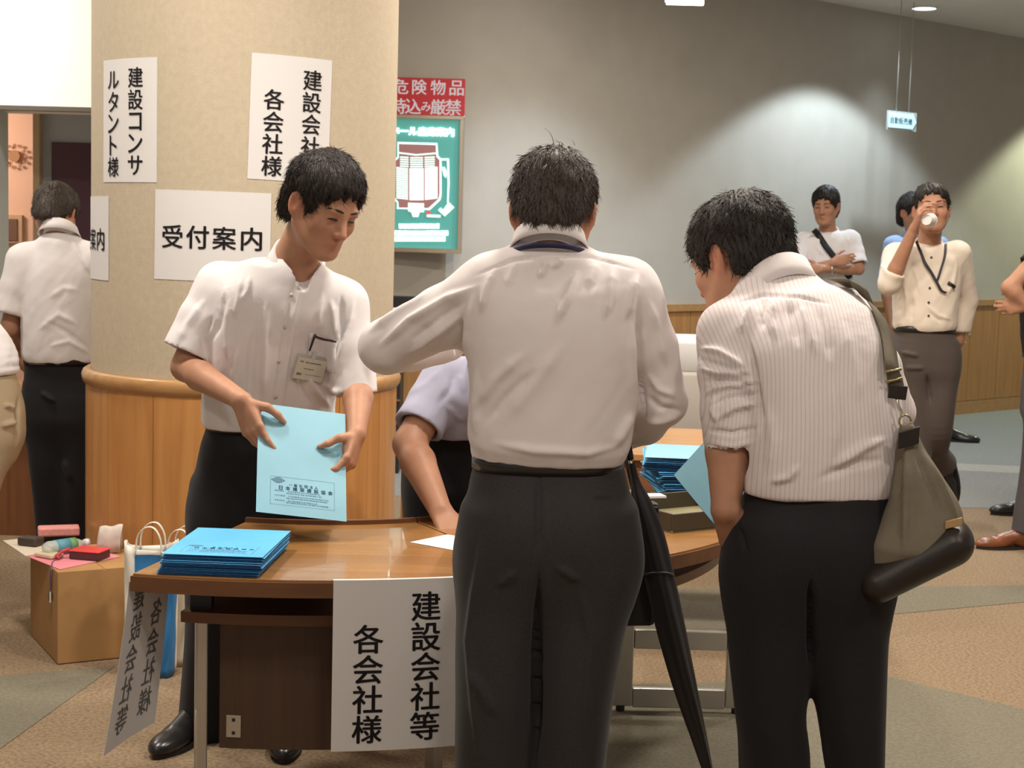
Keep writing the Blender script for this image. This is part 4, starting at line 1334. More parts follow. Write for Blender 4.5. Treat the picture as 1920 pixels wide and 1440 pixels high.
# ---------------------------------------------------------------- body building blocks
def head_basis(fwd, roll=0.0):
    f = unit(fwd); up = A((0, 0, 1)); up = up - f * (up @ f); up /= np.linalg.norm(up)
    r = np.cross(f, up)
    c, s = math.cos(roll), math.sin(roll)
    up2 = up * c + r * s; r2 = np.cross(f, up2)
    return np.stack([r2, f, up2])          # rows: right, forward, up
def head_sdf(F, c, B, s, detail=True):
    c = A(c)
    W = lambda x, y, z: c + s * (x * B[0] + y * B[1] + z * B[2])
    E = lambda p, r, k=0.02, m=1, BB=None: F.ell(W(*p), A(r) * s, B if BB is None else BB, k * s, m)
    C = lambda p, q, a, b, k=0.01: F.cone(W(*p), W(*q), a * s, b * s, k * s)
    E((0, -0.012, 0.036), (0.076, 0.097, 0.085))
    E((0, 0.028, -0.026), (0.062, 0.062, 0.080), 0.03)
    E((0, 0.040, -0.072), (0.042, 0.040, 0.032), 0.03)
    for sx in (-1, 1):
        C((sx * 0.060, -0.004, -0.045), (sx * 0.022, 0.066, -0.100), 0.014, 0.013, 0.03)
        E((sx * 0.043, 0.060, -0.024), (0.020, 0.018, 0.020), 0.025)
    E((0, 0.074, -0.100), (0.020, 0.015, 0.014), 0.02)
    if detail:
        C((-0.036, 0.078, 0.020), (0.036, 0.078, 0.020), 0.011, 0.011, 0.02)
        for sx in (-1, 1):
            E((sx * 0.031, 0.096, -0.001), (0.017, 0.014, 0.011), 0.016, -1)
            E((sx * 0.031, 0.072, 0.000), (0.0155, 0.0145, 0.0115), 0.006)
        C((0, 0.086, 0.006), (0, 0.106, -0.034), 0.008, 0.0115, 0.014)
        for sx in (-1, 1): E((sx * 0.013, 0.094, -0.037), (0.0075, 0.010, 0.0075), 0.008)
        for sx in (-1, 1):
            C((0, 0.0925, -0.061), (sx * 0.021, 0.083, -0.0655), 0.0058, 0.003, 0.005)
            C((0, 0.0905, -0.072), (sx * 0.018, 0.082, -0.0685), 0.0066, 0.003, 0.005)
        C((-0.024, 0.089, -0.0665), (0.024, 0.089, -0.0665), 0.0, 0.0, 0.0)
    for sx in (-1, 1):
        tilt = B.copy()
        a = sx * 0.45
        n = B[0] * math.cos(a) + B[1] * (-math.sin(a)) * 1
        n = unit(B[0] * sx + B[1] * 0.45)
        up = unit(B[2] - n * (B[2] @ n) - B[1] * 0.18)
        up = unit(up - n * (up @ n))
        BB = np.stack([n, np.cross(up, n), up])
        F.ell(W(sx * 0.079, -0.014, -0.006), A((0.0085, 0.019, 0.033)) * s, BB, 0.008 * s)
        F.ell(W(sx * 0.088, -0.010, -0.002) + 0 * n, A((0.007, 0.010, 0.018)) * s, BB, 0.008 * s, -1)
    return W
def skin_tone(V, c, B, s):
    """lips redder, ears and nose a touch pinker"""
    q = (V - A(c)) @ B.T / s
    col = np.ones((len(V), 3))
    def blob(p, r, t):
        w = np.exp(-(((q - A(p)) / A(r)) ** 2).sum(1))[:, None]
        return w * (A(t) - 1)
    col += blob((0, 0.092, -0.066), (0.020, 0.02, 0.008), (0.95, 0.70, 0.72))
    col += blob((0, 0.105, -0.030), (0.016, 0.02, 0.016), (1.02, 0.88, 0.88))
    for sx in (-1, 1):
        col += blob((sx * 0.084, -0.012, -0.006), (0.02, 0.03, 0.04), (1.06, 0.86, 0.84))
        col += blob((sx * 0.045, 0.065, -0.030), (0.02, 0.03, 0.02), (1.0, 0.93, 0.93))
    return col
def hair_cap(parent, c, B, s, material, thick=0.016, front=(0.088, 0.066), side=(0.026, -0.022), nape=(-0.092, -0.088), top=0.010, fringe=0.0, n_str=2200, seed=1, h=0.0045, length=0.035, sweep=(0, 0, 0), stray=0, back=0.0):
    """front/side/nape are (forward, up) points of the hairline in head units"""
    c = A(c)
    lo = c - 0.19 * s; hi = c + 0.19 * s
    F = Field(lo, hi, h)
    W = lambda x, y, z: c + s * (x * B[0] + y * B[1] + z * B[2])
    t = thick
    F.ell(W(0, -0.013 - back * 0.5, 0.036 + top * 0.5), A((0.077 + t * 0.75, 0.098 + t * 0.9 + back * 0.5, 0.085 + t * 0.7 + top * 0.5)) * s, B, 0.01)
    F.ell(W(0, -0.052, -0.03), A((0.064 + t * 0.7, 0.060 + t * 0.7, 0.075)) * s, B, 0.03)
    # face side
    x, y, z = F.pts((slice(None),) * 3)
    X = (x - c[0]), (y - c[1]), (z - c[2])
    qx = (X[0] * B[0, 0] + X[1] * B[0, 1] + X[2] * B[0, 2]) / s
    qy = (X[0] * B[1, 0] + X[1] * B[1, 1] + X[2] * B[1, 2]) / s
    qz = (X[0] * B[2, 0] + X[1] * B[2, 1] + X[2] * B[2, 2]) / s
    nz = 0.006 * np.sin(qx * 210 + seed) + 0.004 * np.sin(qx * 390 + seed * 2)
    d = A(side) - A(front); nrm = A((-d[1], d[0])) / np.linalg.norm(d)     # towards the face
    if nrm[0] < 0: nrm = -nrm
    fp = (qy - front[0]) * nrm[0] + (qz - front[1]) * nrm[1] + nz - 3.0 * np.minimum(np.abs(qx) - 0.05, 0) ** 2 * fringe + 2.6 * np.maximum(np.abs(qx) - 0.04, 0) ** 2
    e = A(nape) - A(side); nr2 = A((e[1], -e[0])) / np.linalg.norm(e)
    if nr2[1] > 0: nr2 = -nr2
    dn = (qy - side[0]) * nr2[0] + (qz - side[1]) * nr2[1] + nz * 0.5 + 0.7 * np.maximum(np.abs(qx) - 0.045, 0) * (qy < 0.0)
    # ear cut-out
    ear = 0.030 - np.sqrt((qy + 0.012) ** 2 + ((qz + 0.010) / 1.25) ** 2) + 0 * qx
    ear = np.where(np.abs(qx) > 0.055, ear, -1.0)
    cut = np.maximum(np.maximum(fp, dn), ear) * s
    F.F = np.maximum(F.F, cut.astype(np.float32) * 0.9)
    V, Q = F.surface(1)
    N = vnormals(V, Q)
    q = (V - c) @ B.T / s
    crown = A((0.01, -0.045, 0.12))
    rel = q - crown
    az = np.arctan2(rel[:, 0], rel[:, 1])
    V = V + N * (0.0022 * np.sin(az * 46 + 3 * vnoise(V * 40 + seed)) * np.clip(np.linalg.norm(rel, axis=1) / 0.06, 0, 1) + 0.004 * vnoise(V * 28 + seed))[:, None] * s
    rnd_ = np.random.RandomState(seed)
    # strands over the cap
    ctr = V[Q].mean(1); nn = np.cross(V[Q[:, 2]] - V[Q[:, 0]], V[Q[:, 3]] - V[Q[:, 1]])
    nn /= np.maximum(np.linalg.norm(nn, axis=1), 1e-9)[:, None]
    qc = (ctr - c) @ B.T / s
    outer = np.nonzero(((ctr - c) * nn).sum(1) > 0.35 * np.linalg.norm(ctr - c, axis=1))[0]
    pick = rnd_.choice(outer, n_str)
    cw = W(*crown)
    SV = []; SF = []
    swp = A(sweep) @ B
    for i in pick:
        p = ctr[i]; n_ = nn[i]
        dr = p - cw; dr = dr / (np.linalg.norm(dr) + 1e-6) + swp + rnd_.normal(0, 0.22, 3)
        dr = dr - n_ * (dr @ n_); dr /= np.linalg.norm(dr) + 1e-9
        sd = np.cross(n_, dr)
        L = length * s * rnd_.uniform(0.5, 1.15); w = 0.0011 * s * rnd_.uniform(0.7, 1.4)
        lift = rnd_.uniform(0.0005, 0.0035) * s
        if rnd_.rand() < 0.04: lift *= 2.2
        o = len(SV)
        for k, tt in enumerate((0, 0.35, 0.7, 1.0)):
            m = p + dr * L * (tt - 0.35) + n_ * (lift * math.sin(min(tt * 1.25, 1) * 2.2) - 0.0004 - 5.5 * (L * (tt - 0.35)) ** 2)
            ww = w * (1 - 0.75 * tt)
            SV += [m - sd * ww, m + sd * ww]
        for k in range(3):
            SF.append((o + 2 * k, o + 2 * k + 1, o + 2 * k + 3, o + 2 * k + 2))
    for k in range(stray):
        a0 = rnd_.uniform(-0.5, 0.5); p = W(*(crown + A((a0 * 0.07, rnd_.uniform(-0.03, 0.06), 0.0))))
        dr = unit(B[2] * 0.7 + B[0] * rnd_.uniform(-1, 1) + B[1] * rnd_.uniform(-0.6, 0.6)); sd = unit(np.cross(dr, B[1]))
        o = len(SV); L = rnd_.uniform(0.03, 0.055) * s
        for tt in (0, 0.3, 0.6, 1.0):
            m = p + dr * L * tt + sd * 0.012 * tt * tt - B[2] * 0.018 * tt ** 2 * s
            SV += [m - sd * 0.0007 * (1 - 0.6 * tt), m + sd * 0.0007 * (1 - 0.6 * tt)]
        for kk in range(3):
            SF.append((o + 2 * kk, o + 2 * kk + 1, o + 2 * kk + 3, o + 2 * kk + 2))
    V2 = np.concatenate([V, A(SV)]); Q2 = np.concatenate([Q, A(SF).astype(np.int64) + len(V)])
    return np_mesh('hair', V2, Q2, material, parent)
def face_details(parent, c, B, s, open_eye=0.35, brow=True):
    c = A(c)
    W = lambda x, y, z: c + s * (x * B[0] + y * B[1] + z * B[2])
    for sx in (-1, 1):
        pts = []
        for t in np.linspace(-1, 1, 9):
            x = sx * 0.031 + t * 0.0145
            y = 0.0875 - 0.0035 * t * t - (0.0035 * sx * t)
            pts.append(W(x, y, -0.0015 + 0.0022 * (1 - t * t)))
        rr = [0.0006 + 0.0021 * (1 - t * t) for t in np.linspace(-1, 1, 9)]
        tube('eye', [tuple(p) for p in pts], [r * s * (0.7 + open_eye) for r in rr], M_lash, parent, 6)
        if brow:
            pts = [W(sx * (0.012 + 0.040 * t), 0.0920 - 0.016 * t * t, 0.0225 + 0.0035 * math.sin(t * 2.6)) for t in np.linspace(0, 1, 7)]
            tube('eyebrow', [tuple(p) for p in pts], [s * 0.0030 * (0.55 + 0.6 * math.sin(math.pi * (0.15 + 0.8 * t))) for t in np.linspace(0, 1, 7)], M_hair, parent, 6)
def hand_sdf(F, w, f, n, side, curls, thumb, s=1.0, k=0.004, spread=0.0):
    """w wrist, f finger direction, n palm normal, side: unit towards thumb. curls: 4x3 bend angles; thumb: list of 3 direction vectors in (f,n,side)"""
    w = A(w); f = unit(f); n = unit(A(n) - f * (A(n) @ f)); sd = unit(A(side) - f * (A(side) @ f) - n * (A(side) @ n))
    kn = []
    for i, off in enumerate((0.030, 0.010, -0.010, -0.029)):
        kp = w + s * (f * (0.088, 0.092, 0.088, 0.080)[i] + sd * off - n * (0.003, 0.004, 0.003, 0.0)[i])
        kn.append(kp)
        F.cone(w + s * (f * 0.004 + sd * off * 0.55), kp, 0.0145 * s, 0.0105 * s, 0.012 * s)
    F.ell(w + s * (f * 0.045 + sd * 0.016 + n * 0.008), A((0.034, 0.018, 0.016)) * s, np.stack([f, sd, n]), 0.01 * s)
    F.ell(w + s * (f * 0.045 - sd * 0.018 + n * 0.006), A((0.036, 0.015, 0.014)) * s, np.stack([f, sd, n]), 0.01 * s)
    lens = ((0.043, 0.026, 0.021), (0.047, 0.029, 0.022), (0.043, 0.027, 0.021), (0.034, 0.020, 0.019))
    rad = ((0.0092, 0.0084, 0.0076, 0.0062), (0.0094, 0.0086, 0.0077, 0.0063), (0.0090, 0.0082, 0.0074, 0.0060), (0.0080, 0.0073, 0.0066, 0.0054))
    tips = []
    for i in range(4):
        p = kn[i]; ang_ = 0.0
        fd = unit(f + sd * spread * (1.5 - i))
        for j in range(3):
            ang_ += curls[i][j]
            d = fd * math.cos(ang_) + n * math.sin(ang_)
            q = p + d * lens[i][j] * s
            F.cone(p, q, rad[i][j] * s, rad[i][j + 1] * s, (0.006 if j == 0 else 0.003) * s)
            p = q
        tips.append(p)
    p = w + s * (f * 0.022 + sd * 0.022 + n * 0.006)
    for j, (L, r0, r1) in enumerate(((0.042, 0.0150, 0.0115), (0.034, 0.0110, 0.0095), (0.026, 0.0095, 0.0072))):
        t = thumb[j]; d = unit(f * t[0] + n * t[1] + sd * t[2])
        q = p + d * L * s
        F.cone(p, q, r0 * s, r1 * s, 0.006 * s); p = q
    return tips, p
RELAX = [(0.25, 0.45, 0.3)] * 4
THUMB = [(0.65, 0.35, 0.65), (0.85, 0.3, 0.35), (0.95, 0.25, 0.1)]

def shoe(parent, ankle, direction, up=(0, 0, 1), L=0.27, material=None, s=1.0, name='shoe', heel_h=0.02):
    """leather shoe; ankle = point above the heel at sole level"""
    d = unit(direction); u = unit(A(up) - d * (A(up) @ d)); r = np.cross(d, u)
    o = A(ankle)
    B = np.stack([r, d, u])
    lo = o - 0.36; hi = o + 0.36
    F = Field(np.minimum(o - 0.12, o + d * L - 0.12) - 0.02, np.maximum(o + 0.14, o + d * L + 0.14) + 0.02, 0.006)
    W = lambda x, y, z: o + x * r + y * d + z * u
    F.ell(W(0, 0.0, 0.048), (0.036, 0.058, 0.050), B, 0.02)
    F.cone(W(0, 0.01, 0.085), W(0, 0.0, 0.12), 0.036, 0.036, 0.02)
    F.cone(W(0, 0.03, 0.070), W(0.003, 0.13, 0.042), 0.038, 0.032, 0.03)
    F.ell(W(0.004, L - 0.115, 0.028), (0.046, 0.085, 0.032), B, 0.02)
    F.ell(W(0.002, L - 0.075, 0.025), (0.036, 0.062, 0.024), B, 0.02)
    F.plane(W(0, 0, 0.012), -u, F.lo, F.lo + F.h * A(F.F.shape))
    V, Q = F.surface(1)
    so = np_mesh(name, V, Q, material or M_leather, parent)
    # sole with heel
    out = []
    for t in np.linspace(0, 2 * math.pi, 29)[:-1]:
        y = (L / 2 - 0.03) + (L / 2 + 0.01) * math.sin(t)
        wv = 0.034 + 0.014 * max(0, math.sin((y + 0.02) / L * 2.9 - 0.6))
        out.append((wv * math.cos(t) * (1 - 0.25 * abs(math.sin(t)) ** 3), y))
    V = [W(x, y, z) for z in (0.0, 0.014) for x, y in out]
    n = len(out)
    Fc = [tuple(range(n - 1, -1, -1)), tuple(range(n, 2 * n))] + [(i, (i + 1) % n, n + (i + 1) % n, n + i) for i in range(n)]
    link('sole', mesh('sole', V, Fc), mat('sole_black', (0.02, 0.016, 0.014), 0.6), so)
    return so

def collar(parent, N, up, fwd, material, r=0.064, h=0.040, open_=0.35, tips=0.0, ry=None, flare=0.012, drop=0.028, name='collar'):
    """shirt collar: stand plus folded leaf, back at -fwd; open_ = half gap angle at the front"""
    N = A(N); up = unit(up); f = unit(A(fwd) - up * (A(fwd) @ up)); rt = np.cross(f, up)
    ry = ry or r * 1.08
    ph = np.linspace(-(math.pi - open_), math.pi - open_, 49)
    rows = [[], [], [], [], [], []]
    for a in ph:
        dirv = -f * math.cos(a) * ry + rt * math.sin(a) * r
        dn = unit(dirv)
        fr = (1 - math.cos(a)) / 2
        base = N - up * drop * fr * 1.6
        tp = tips * max(0.0, (abs(a) - (math.pi - open_) * 0.62) / ((math.pi - open_) * 0.38)) ** 1.6
        hh = h * (1 - 0.25 * fr)
        rows[0].append(base + dirv - up * 0.012)
        rows[1].append(base + dirv * 0.985 + up * hh * 0.9)
        rows[2].append(base + dirv * 0.985 + dn * 0.003 + up * hh)
        rows[3].append(base + dirv + dn * 0.006 + up * hh * 0.93)
        rows[4].append(base + dirv + dn * (0.005 + flare * 0.5) + up * (hh * 0.40 - tp * 0.45))
        rows[5].append(base + dirv + dn * (0.006 + flare + tp * 0.40) + f * tp * 0.22 + up * (-hh * 0.08 - tp))
    V = [p for r_ in rows for p in r_]
    n = len(ph)
    Fc = [(j * n + i, j * n + i + 1, (j + 1) * n + i + 1, (j + 1) * n + i) for j in range(5) for i in range(n - 1)]
    o = link(name, mesh(name, V, Fc, True), material, parent)
    md = o.modifiers.new('t', 'SOLIDIFY'); md.thickness = 0.0025
    return o
def ribbon(name, pts, w, side, material, parent, n=40, th=0.002):
    """flat band through points; side(t) gives the width direction"""
    c = spline(pts, n)
    V = []; F = []
    sp = spline(side, n) if isinstance(side, list) else [A(side)] * (n + 1)
    for i, p in enumerate(c):
        sd = unit(sp[i]) * w / 2
        V += [p - sd, p + sd]
    for i in range(n): F.append((2 * i, 2 * i + 1, 2 * i + 3, 2 * i + 2))
    o = link(name, mesh(name, V, F, True), material, parent)
    md = o.modifiers.new('t', 'SOLIDIFY'); md.thickness = th; md.offset = 0
    return o

def legs_field(h, rings, u, legs, seat=None):
    """trousers: rings for the seat, legs = list of [(p, ru, rv), ...]"""
    pts = [A(r[0]) for r in rings] + [A(q[0]) for l in legs for q in l]
    lo = np.min(pts, 0) - 0.24; hi = np.max(pts, 0) + 0.24
    lo[2] = min(r[0][2] for l in legs for r in l) - 0.02
    F = Field(lo, hi, h)
    c_, a_, b_ = rings[-1]
    F.loft(list(rings) + [(A(c_) - A((0, 0, 0.07)), a_ * 0.80, b_ * 0.70), (A(c_) - A((0, 0, 0.11)), a_ * 0.45, b_ * 0.4)], u, 0.03, 2.4)
    for l in legs:
        p0, a0, b0 = l[0]
        F.loft([(A(p0) + A((0, 0, 0.10)), a0 * 0.85, b0 * 0.85)] + list(l), u, 0.045, 2.2)
    if seat:
        for c, r, B in seat: F.ell(c, r, B, 0.04)
    return F

# ================================================================ the people
def Q(px, py, Y): return A(atY(px, py, Y))
def core(F, neck, waist, sl, sr, hl=None, hr=None, knees=None, ankles=None):
    """hidden slim trunk and legs that keep the body one continuous figure"""
    neck, waist = A(neck), A(waist)
    F.cone(neck, waist, 0.055, 0.075, 0.03)
    F.cone(neck, sl, 0.040, 0.036, 0.03); F.cone(neck, sr, 0.040, 0.036, 0.03)
    if hl is not None:
        for hp, kn_, an in ((hl, knees[0], ankles[0]), (hr, knees[1], ankles[1])):
            F.cone(waist, hp, 0.06, 0.055, 0.03); F.cone(hp, kn_, 0.05, 0.04, 0.02); F.cone(kn_, an, 0.036, 0.028, 0.02)
def arm(F, s_, e, w, k=1.0):
    s_, e, w = A(s_), A(e), A(w)
    F.cone(s_, e, 0.045 * k, 0.038 * k, 0.02)
    m = e + (w - e) * 0.28
    F.cone(e, m, 0.037 * k, 0.041 * k, 0.02); F.cone(m, w, 0.041 * k, 0.0255 * k, 0.01)
def bounds(pts, m=0.16):
    p = np.array([A(q) for q in pts]); return p.min(0) - m, p.max(0) + m
def make_body(parent, h, pts, fn, head):
    lo, hi = bounds(pts)
    F = Field(lo, hi, h)
    fn(F)
    V, Fc = F.surface(1)
    # keep only the largest connected skin (drops stray specks)
    c, B, s = head
    return np_mesh('body', V, Fc, M_skin, parent, skin_tone(V, c, B, s))
def make_shirt(parent, name, h, rings, u, yoke, sleeves, material, cuts=(), hollow=(), fold=(), amp=0.0022, scale=11, seed=0, axis=(0, 0, 1), p=2.4, gain=1.9, stripes=None, extra=None, sm=3, k=0.035, blend=0.045):
    pts = [r[0] for r in rings] + [q for a, b, ra, rb in yoke for q in (a, b)] + [q for c_, r in sleeves for q in c_]
    lo, hi = bounds(pts, 0.24)
    F = Field(lo, hi, h)
    F.loft(rings, u, k, p)
    for a, b, ra, rb in yoke: F.cone(a, b, ra, rb, 0.05)
    for c_, r in sleeves:
        for i in range(len(c_) - 1): F.cone(c_[i], c_[i + 1], r[i], r[i + 1], blend if i == 0 else 0.012, 1, i == len(c_) - 2)
    if extra: extra(F)
    for c_, n_, rad in cuts:
        F.plane(c_, n_, A(c_) - rad, A(c_) + rad, 0.004)
    for a, b, ra, rb in hollow: F.cone(a, b, ra, rb, 0.004, -1)
    V, Fc = F.surface(sm)
    N = vnormals(V, Fc)
    V = crumple(V, N, amp * 1.5, scale, axis, 3.0, seed)
    N = vnormals(V, Fc)
    V = crumple(V, N, amp * 0.7, scale * 2.7, (0.5, 0.2, 0.85), 2.2, seed + 5)
    if fold:
        N = vnormals(V, Fc); V = folds(V, N, fold, gain)
    col = None
    if stripes is not None:
        col = stripes(V)
    o = np_mesh(name, V, Fc, material, parent, col)
    return o
def make_trousers(parent, h, rings, u, legs, material, cut_top, fold=(), seat=None, amp=0.003, seed=0):
    F = legs_field(h, rings, u, legs, seat)
    V, Fc = F.surface(1)
    N = vnormals(V, Fc)
    V = crumple(V, N, amp, 8, (0, 0, 1), 2.0, seed)
    if fold:
        N = vnormals(V, Fc); V = folds(V, N, fold)
    return np_mesh('trousers', V, Fc, material, parent)
def belt(parent, c, u, ru, rv, hgt=0.034, material=None, up=(0, 0, 1), p=2.4, name='belt'):
    c = A(c); up = unit(up); uu = unit(A(u) - up * (A(u) @ up)); vv = np.cross(up, uu)
    V = []; F = []; n = 56
    for z in (-hgt / 2, hgt / 2):
        for k in range(n):
            a = 2 * math.pi * k / n
            ca, sa = math.cos(a), math.sin(a)
            r = (abs(ca) ** p + abs(sa) ** p) ** (-1 / p)
            V.append(c + uu * ru * r * ca + vv * rv * r * sa + up * z)
    for k in range(n): F.append((k, (k + 1) % n, n + (k + 1) % n, n + k))
    o = link(name, mesh(name, V, F, True), material or M_leather, parent)
    md = o.modifiers.new('t', 'SOLIDIFY'); md.thickness = 0.004; md.offset = 1
    return o
UX = A((1, 0, 0))

# ------------------------------------------------ man seen from behind in the centre
def centre_man():
    Y = 3.30
    neck = Q(1030, 450, Y + 0.0); waist = Q(1027, 862, Y + 0.02)
    sl = Q(908, 533, Y); sr = Q(1185, 537, Y)
    el = Q(716, 648, Y + 0.08); er = Q(1243, 752, Y + 0.02)
    wl = Q(850, 640, Y + 0.34); wr = Q(1160, 815, Y + 0.26)
    hl = Q(955, 985, Y + 0.02); hr = Q(1105, 985, Y + 0.02)
    kl = Q(928, 1330, Y); kr = Q(1075, 1330, Y); al = Q(918, 1735, Y + 0.05); ar = Q(1062, 1735, Y + 0.05)
    hc = Q(1037, 400, Y + 0.055); B = head_basis((0.07, 0.93, -0.36), 0.0); s = 1.02
    e = empty('person', (waist[0], Y, 0), 'man in white long-sleeved shirt seen from behind, blue lanyard round his collar', 'person')
    def body(F):
        head_sdf(F, hc, B, s)
        F.cone(hc + s * (-0.02 * B[1] - 0.05 * B[2]), neck - A((0, 0, 0.03)), 0.058, 0.062, 0.03)
        core(F, neck - A((0, 0, 0.04)), waist, sl, sr, hl, hr, (kl, kr), (al, ar))
        arm(F, sl, el, wl); arm(F, sr, er, wr)
        for w_, el_, sd in ((wl, el, (0.3, 0, 0.9)), (wr, er, (-0.5, 0.2, 0.8))):
            f_ = unit(A(w_) - A(el_))
            hand_sdf(F, w_, f_, np.cross(f_, A(sd)) * (1 if sd[0] > 0 else -1), sd, RELAX, THUMB)
    make_body(e, 0.0046, [hc, neck, waist, sl, sr, el, er, wl, wr, al, ar, Q(900, 640, Y + 0.5)], body, (hc, B, s))
    hair_cap(e, hc, B, s, M_hairb, 0.014, (0.09, 0.07), (0.03, -0.02), (-0.090, -0.060), 0.004, n_str=4200, seed=4, stray=9)
    R = []
    rings = [(Q(1027, 872, Y + 0.02), 0.150, 0.108), (Q(1027, 850, Y + 0.02), 0.160, 0.118), (Q(1030, 815, Y + 0.015), 0.172, 0.128), (Q(1038, 730, Y + 0.01), 0.178, 0.130), (Q(1041, 630, Y), 0.187, 0.126), (Q(1040, 560, Y), 0.178, 0.110), (Q(1037, 518, Y), 0.125, 0.075)]
    yoke = [(neck - A((0, 0, 0.052)), Q(925, 540, Y), 0.056, 0.060), (neck - A((0, 0, 0.052)), Q(1160, 545, Y), 0.056, 0.060), (neck - A((0, -0.01, 0.062)), neck - A((0, -0.01, 0.12)), 0.070, 0.085)]
    sleeves = [([Q(925, 545, Y), Q(830, 595, Y + 0.03), Q(724, 650, Y + 0.08), Q(770, 652, Y + 0.22), wl], (0.068, 0.066, 0.056, 0.052, 0.042)),
               ([Q(1172, 552, Y), Q(1218, 650, Y + 0.01), Q(1240, 752, Y + 0.02), Q(1205, 790, Y + 0.14), wr], (0.066, 0.058, 0.054, 0.050, 0.040))]
    fl = [([(888, 518), (960, 488), (1030, 478), (1110, 481), (1200, 508)], 4, -0.0035),
          ([(1028, 484), (1012, 525)], 7, 0.005), ([(1056, 482), (1034, 505)], 6, 0.005), ([(1085, 505), (1062, 560), (1040, 610)], 9, 0.006),
          ([(1120, 490), (1100, 540)], 10, 0.004), ([(1150, 498), (1143, 545), (1130, 600)], 9, 0.006), ([(1196, 512), (1183, 560), (1172, 600)], 8, 0.006),
          ([(930, 500), (912, 545), (902, 590)], 9, 0.005), ([(970, 490), (950, 540)], 10, 0.004),
          ([(900, 535), (840, 560), (770, 600), (705, 655)], 9, 0.007), ([(880, 560), (835, 590), (770, 640)], 9, -0.005), ([(870, 590), (820, 625), (765, 665)], 9, 0.006),
          ([(800, 548), (740, 585), (690, 625)], 8, 0.005), ([(865, 585), (860, 640), (868, 700)], 8, -0.008), ([(885, 545), (872, 620), (874, 690)], 8, 0.004),
          ([(1198, 560), (1200, 640), (1203, 720), (1210, 800)], 6, -0.010), ([(1185, 600), (1186, 700), (1196, 800)], 10, 0.004),
          ([(985, 660), (930, 710), (888, 770)], 12, 0.005), ([(1010, 690), (950, 745), (905, 800)], 10, -0.004), ([(1060, 640), (1000, 720), (940, 800)], 16, 0.003),
          ([(895, 690), (890, 760), (893, 820)], 10, 0.004), ([(1190, 770), (1165, 815), (1150, 840)], 10, 0.005), ([(1215, 700), (1235, 730), (1270, 745)], 7, 0.005), ([(1212, 740), (1240, 765), (1280, 770)], 7, -0.005), ([(1205, 790), (1240, 790), (1280, 775)], 7, 0.005),
          ([(1215, 560), (1235, 620), (1250, 690)], 9, 0.004), ([(920, 830), (1000, 845), (1100, 850), (1165, 835)], 9, 0.004)]
    make_shirt(e, 'shirt', 0.0048, rings, UX, yoke, sleeves, M_shirt_c, [(Q(1027, 868, Y), (0, 0, -1), (0.3, 0.3, 0.14))], (), fl, 0.0016, 10, 3)
    upn = unit(A((0, 0.25, 1)))
    nc = neck + A((0.0, 0.004, -0.004))
    collar(e, nc, upn, (0, 1, -0.1), M_shirt_c, 0.066, 0.036, 0.3, 0.02, 0.068, 0.010)
    # lanyard band just under the collar leaf
    pts = []
    for a in np.linspace(-1.75, 1.75, 15):
        pts.append(nc + A((math.sin(a) * 0.080, -math.cos(a) * 0.084, -0.006 - 0.022 * (1 - math.cos(a)))))
    ribbon('lanyard', pts, 0.011, (0, -0.25, 1), mat('lanyard_navy', (0.018, 0.015, 0.07), 0.6), e, 40, 0.003)
    tr = [(Q(1027, 858, Y + 0.02), 0.152, 0.110), (Q(1028, 905, Y + 0.02), 0.166, 0.122), (Q(1029, 985, Y + 0.015), 0.183, 0.135), (Q(1028, 1065, Y + 0.01), 0.186, 0.130)]
    legs = [[(Q(948, 1050, Y + 0.01), 0.098, 0.120), (Q(930, 1200, Y), 0.087, 0.108), (Q(924, 1340, Y), 0.081, 0.098), (Q(921, 1500, Y + 0.02), 0.078, 0.092), (Q(918, 1745, Y + 0.05), 0.076, 0.088)],
            [(Q(1112, 1050, Y + 0.01), 0.092, 0.120), (Q(1090, 1200, Y), 0.086, 0.108), (Q(1076, 1340, Y), 0.076, 0.098), (Q(1066, 1500, Y + 0.02), 0.072, 0.090), (Q(1060, 1745, Y + 0.05), 0.072, 0.088)]]
    tfl = [([(1012, 1060), (1008, 1200), (1003, 1440)], 8, -0.016), ([(905, 1000), (880, 1200), (900, 1440)], 9, 0.006), ([(1110, 935), (1155, 936)], 3, -0.003), ([(1080, 1080), (1110, 1200), (1090, 1400)], 10, 0.004), ([(880, 1250), (935, 1350)], 10, 0.005), ([(1010, 880), (1010, 980), (1010, 1050)], 7, -0.004), ([(1040, 1060), (1090, 1090)], 8, 0.004), ([(970, 1070), (930, 1100)], 8, 0.004)]
    make_trousers(e, 0.0058, tr, UX, legs, M_char, None, tfl, [(Q(980, 1000, Y - 0.045), (0.085, 0.09, 0.10), None), (Q(1075, 1000, Y - 0.045), (0.085, 0.09, 0.10), None)], 0.003, 2)
    belt(e, Q(1027, 864, Y + 0.02), UX, 0.155, 0.113, 0.030)
    for an in (al, ar):
        shoe(e, (an[0], an[1], 0.0), (0.05, 1, 0))
    return wr, wl
cm_wr, cm_wl = centre_man()

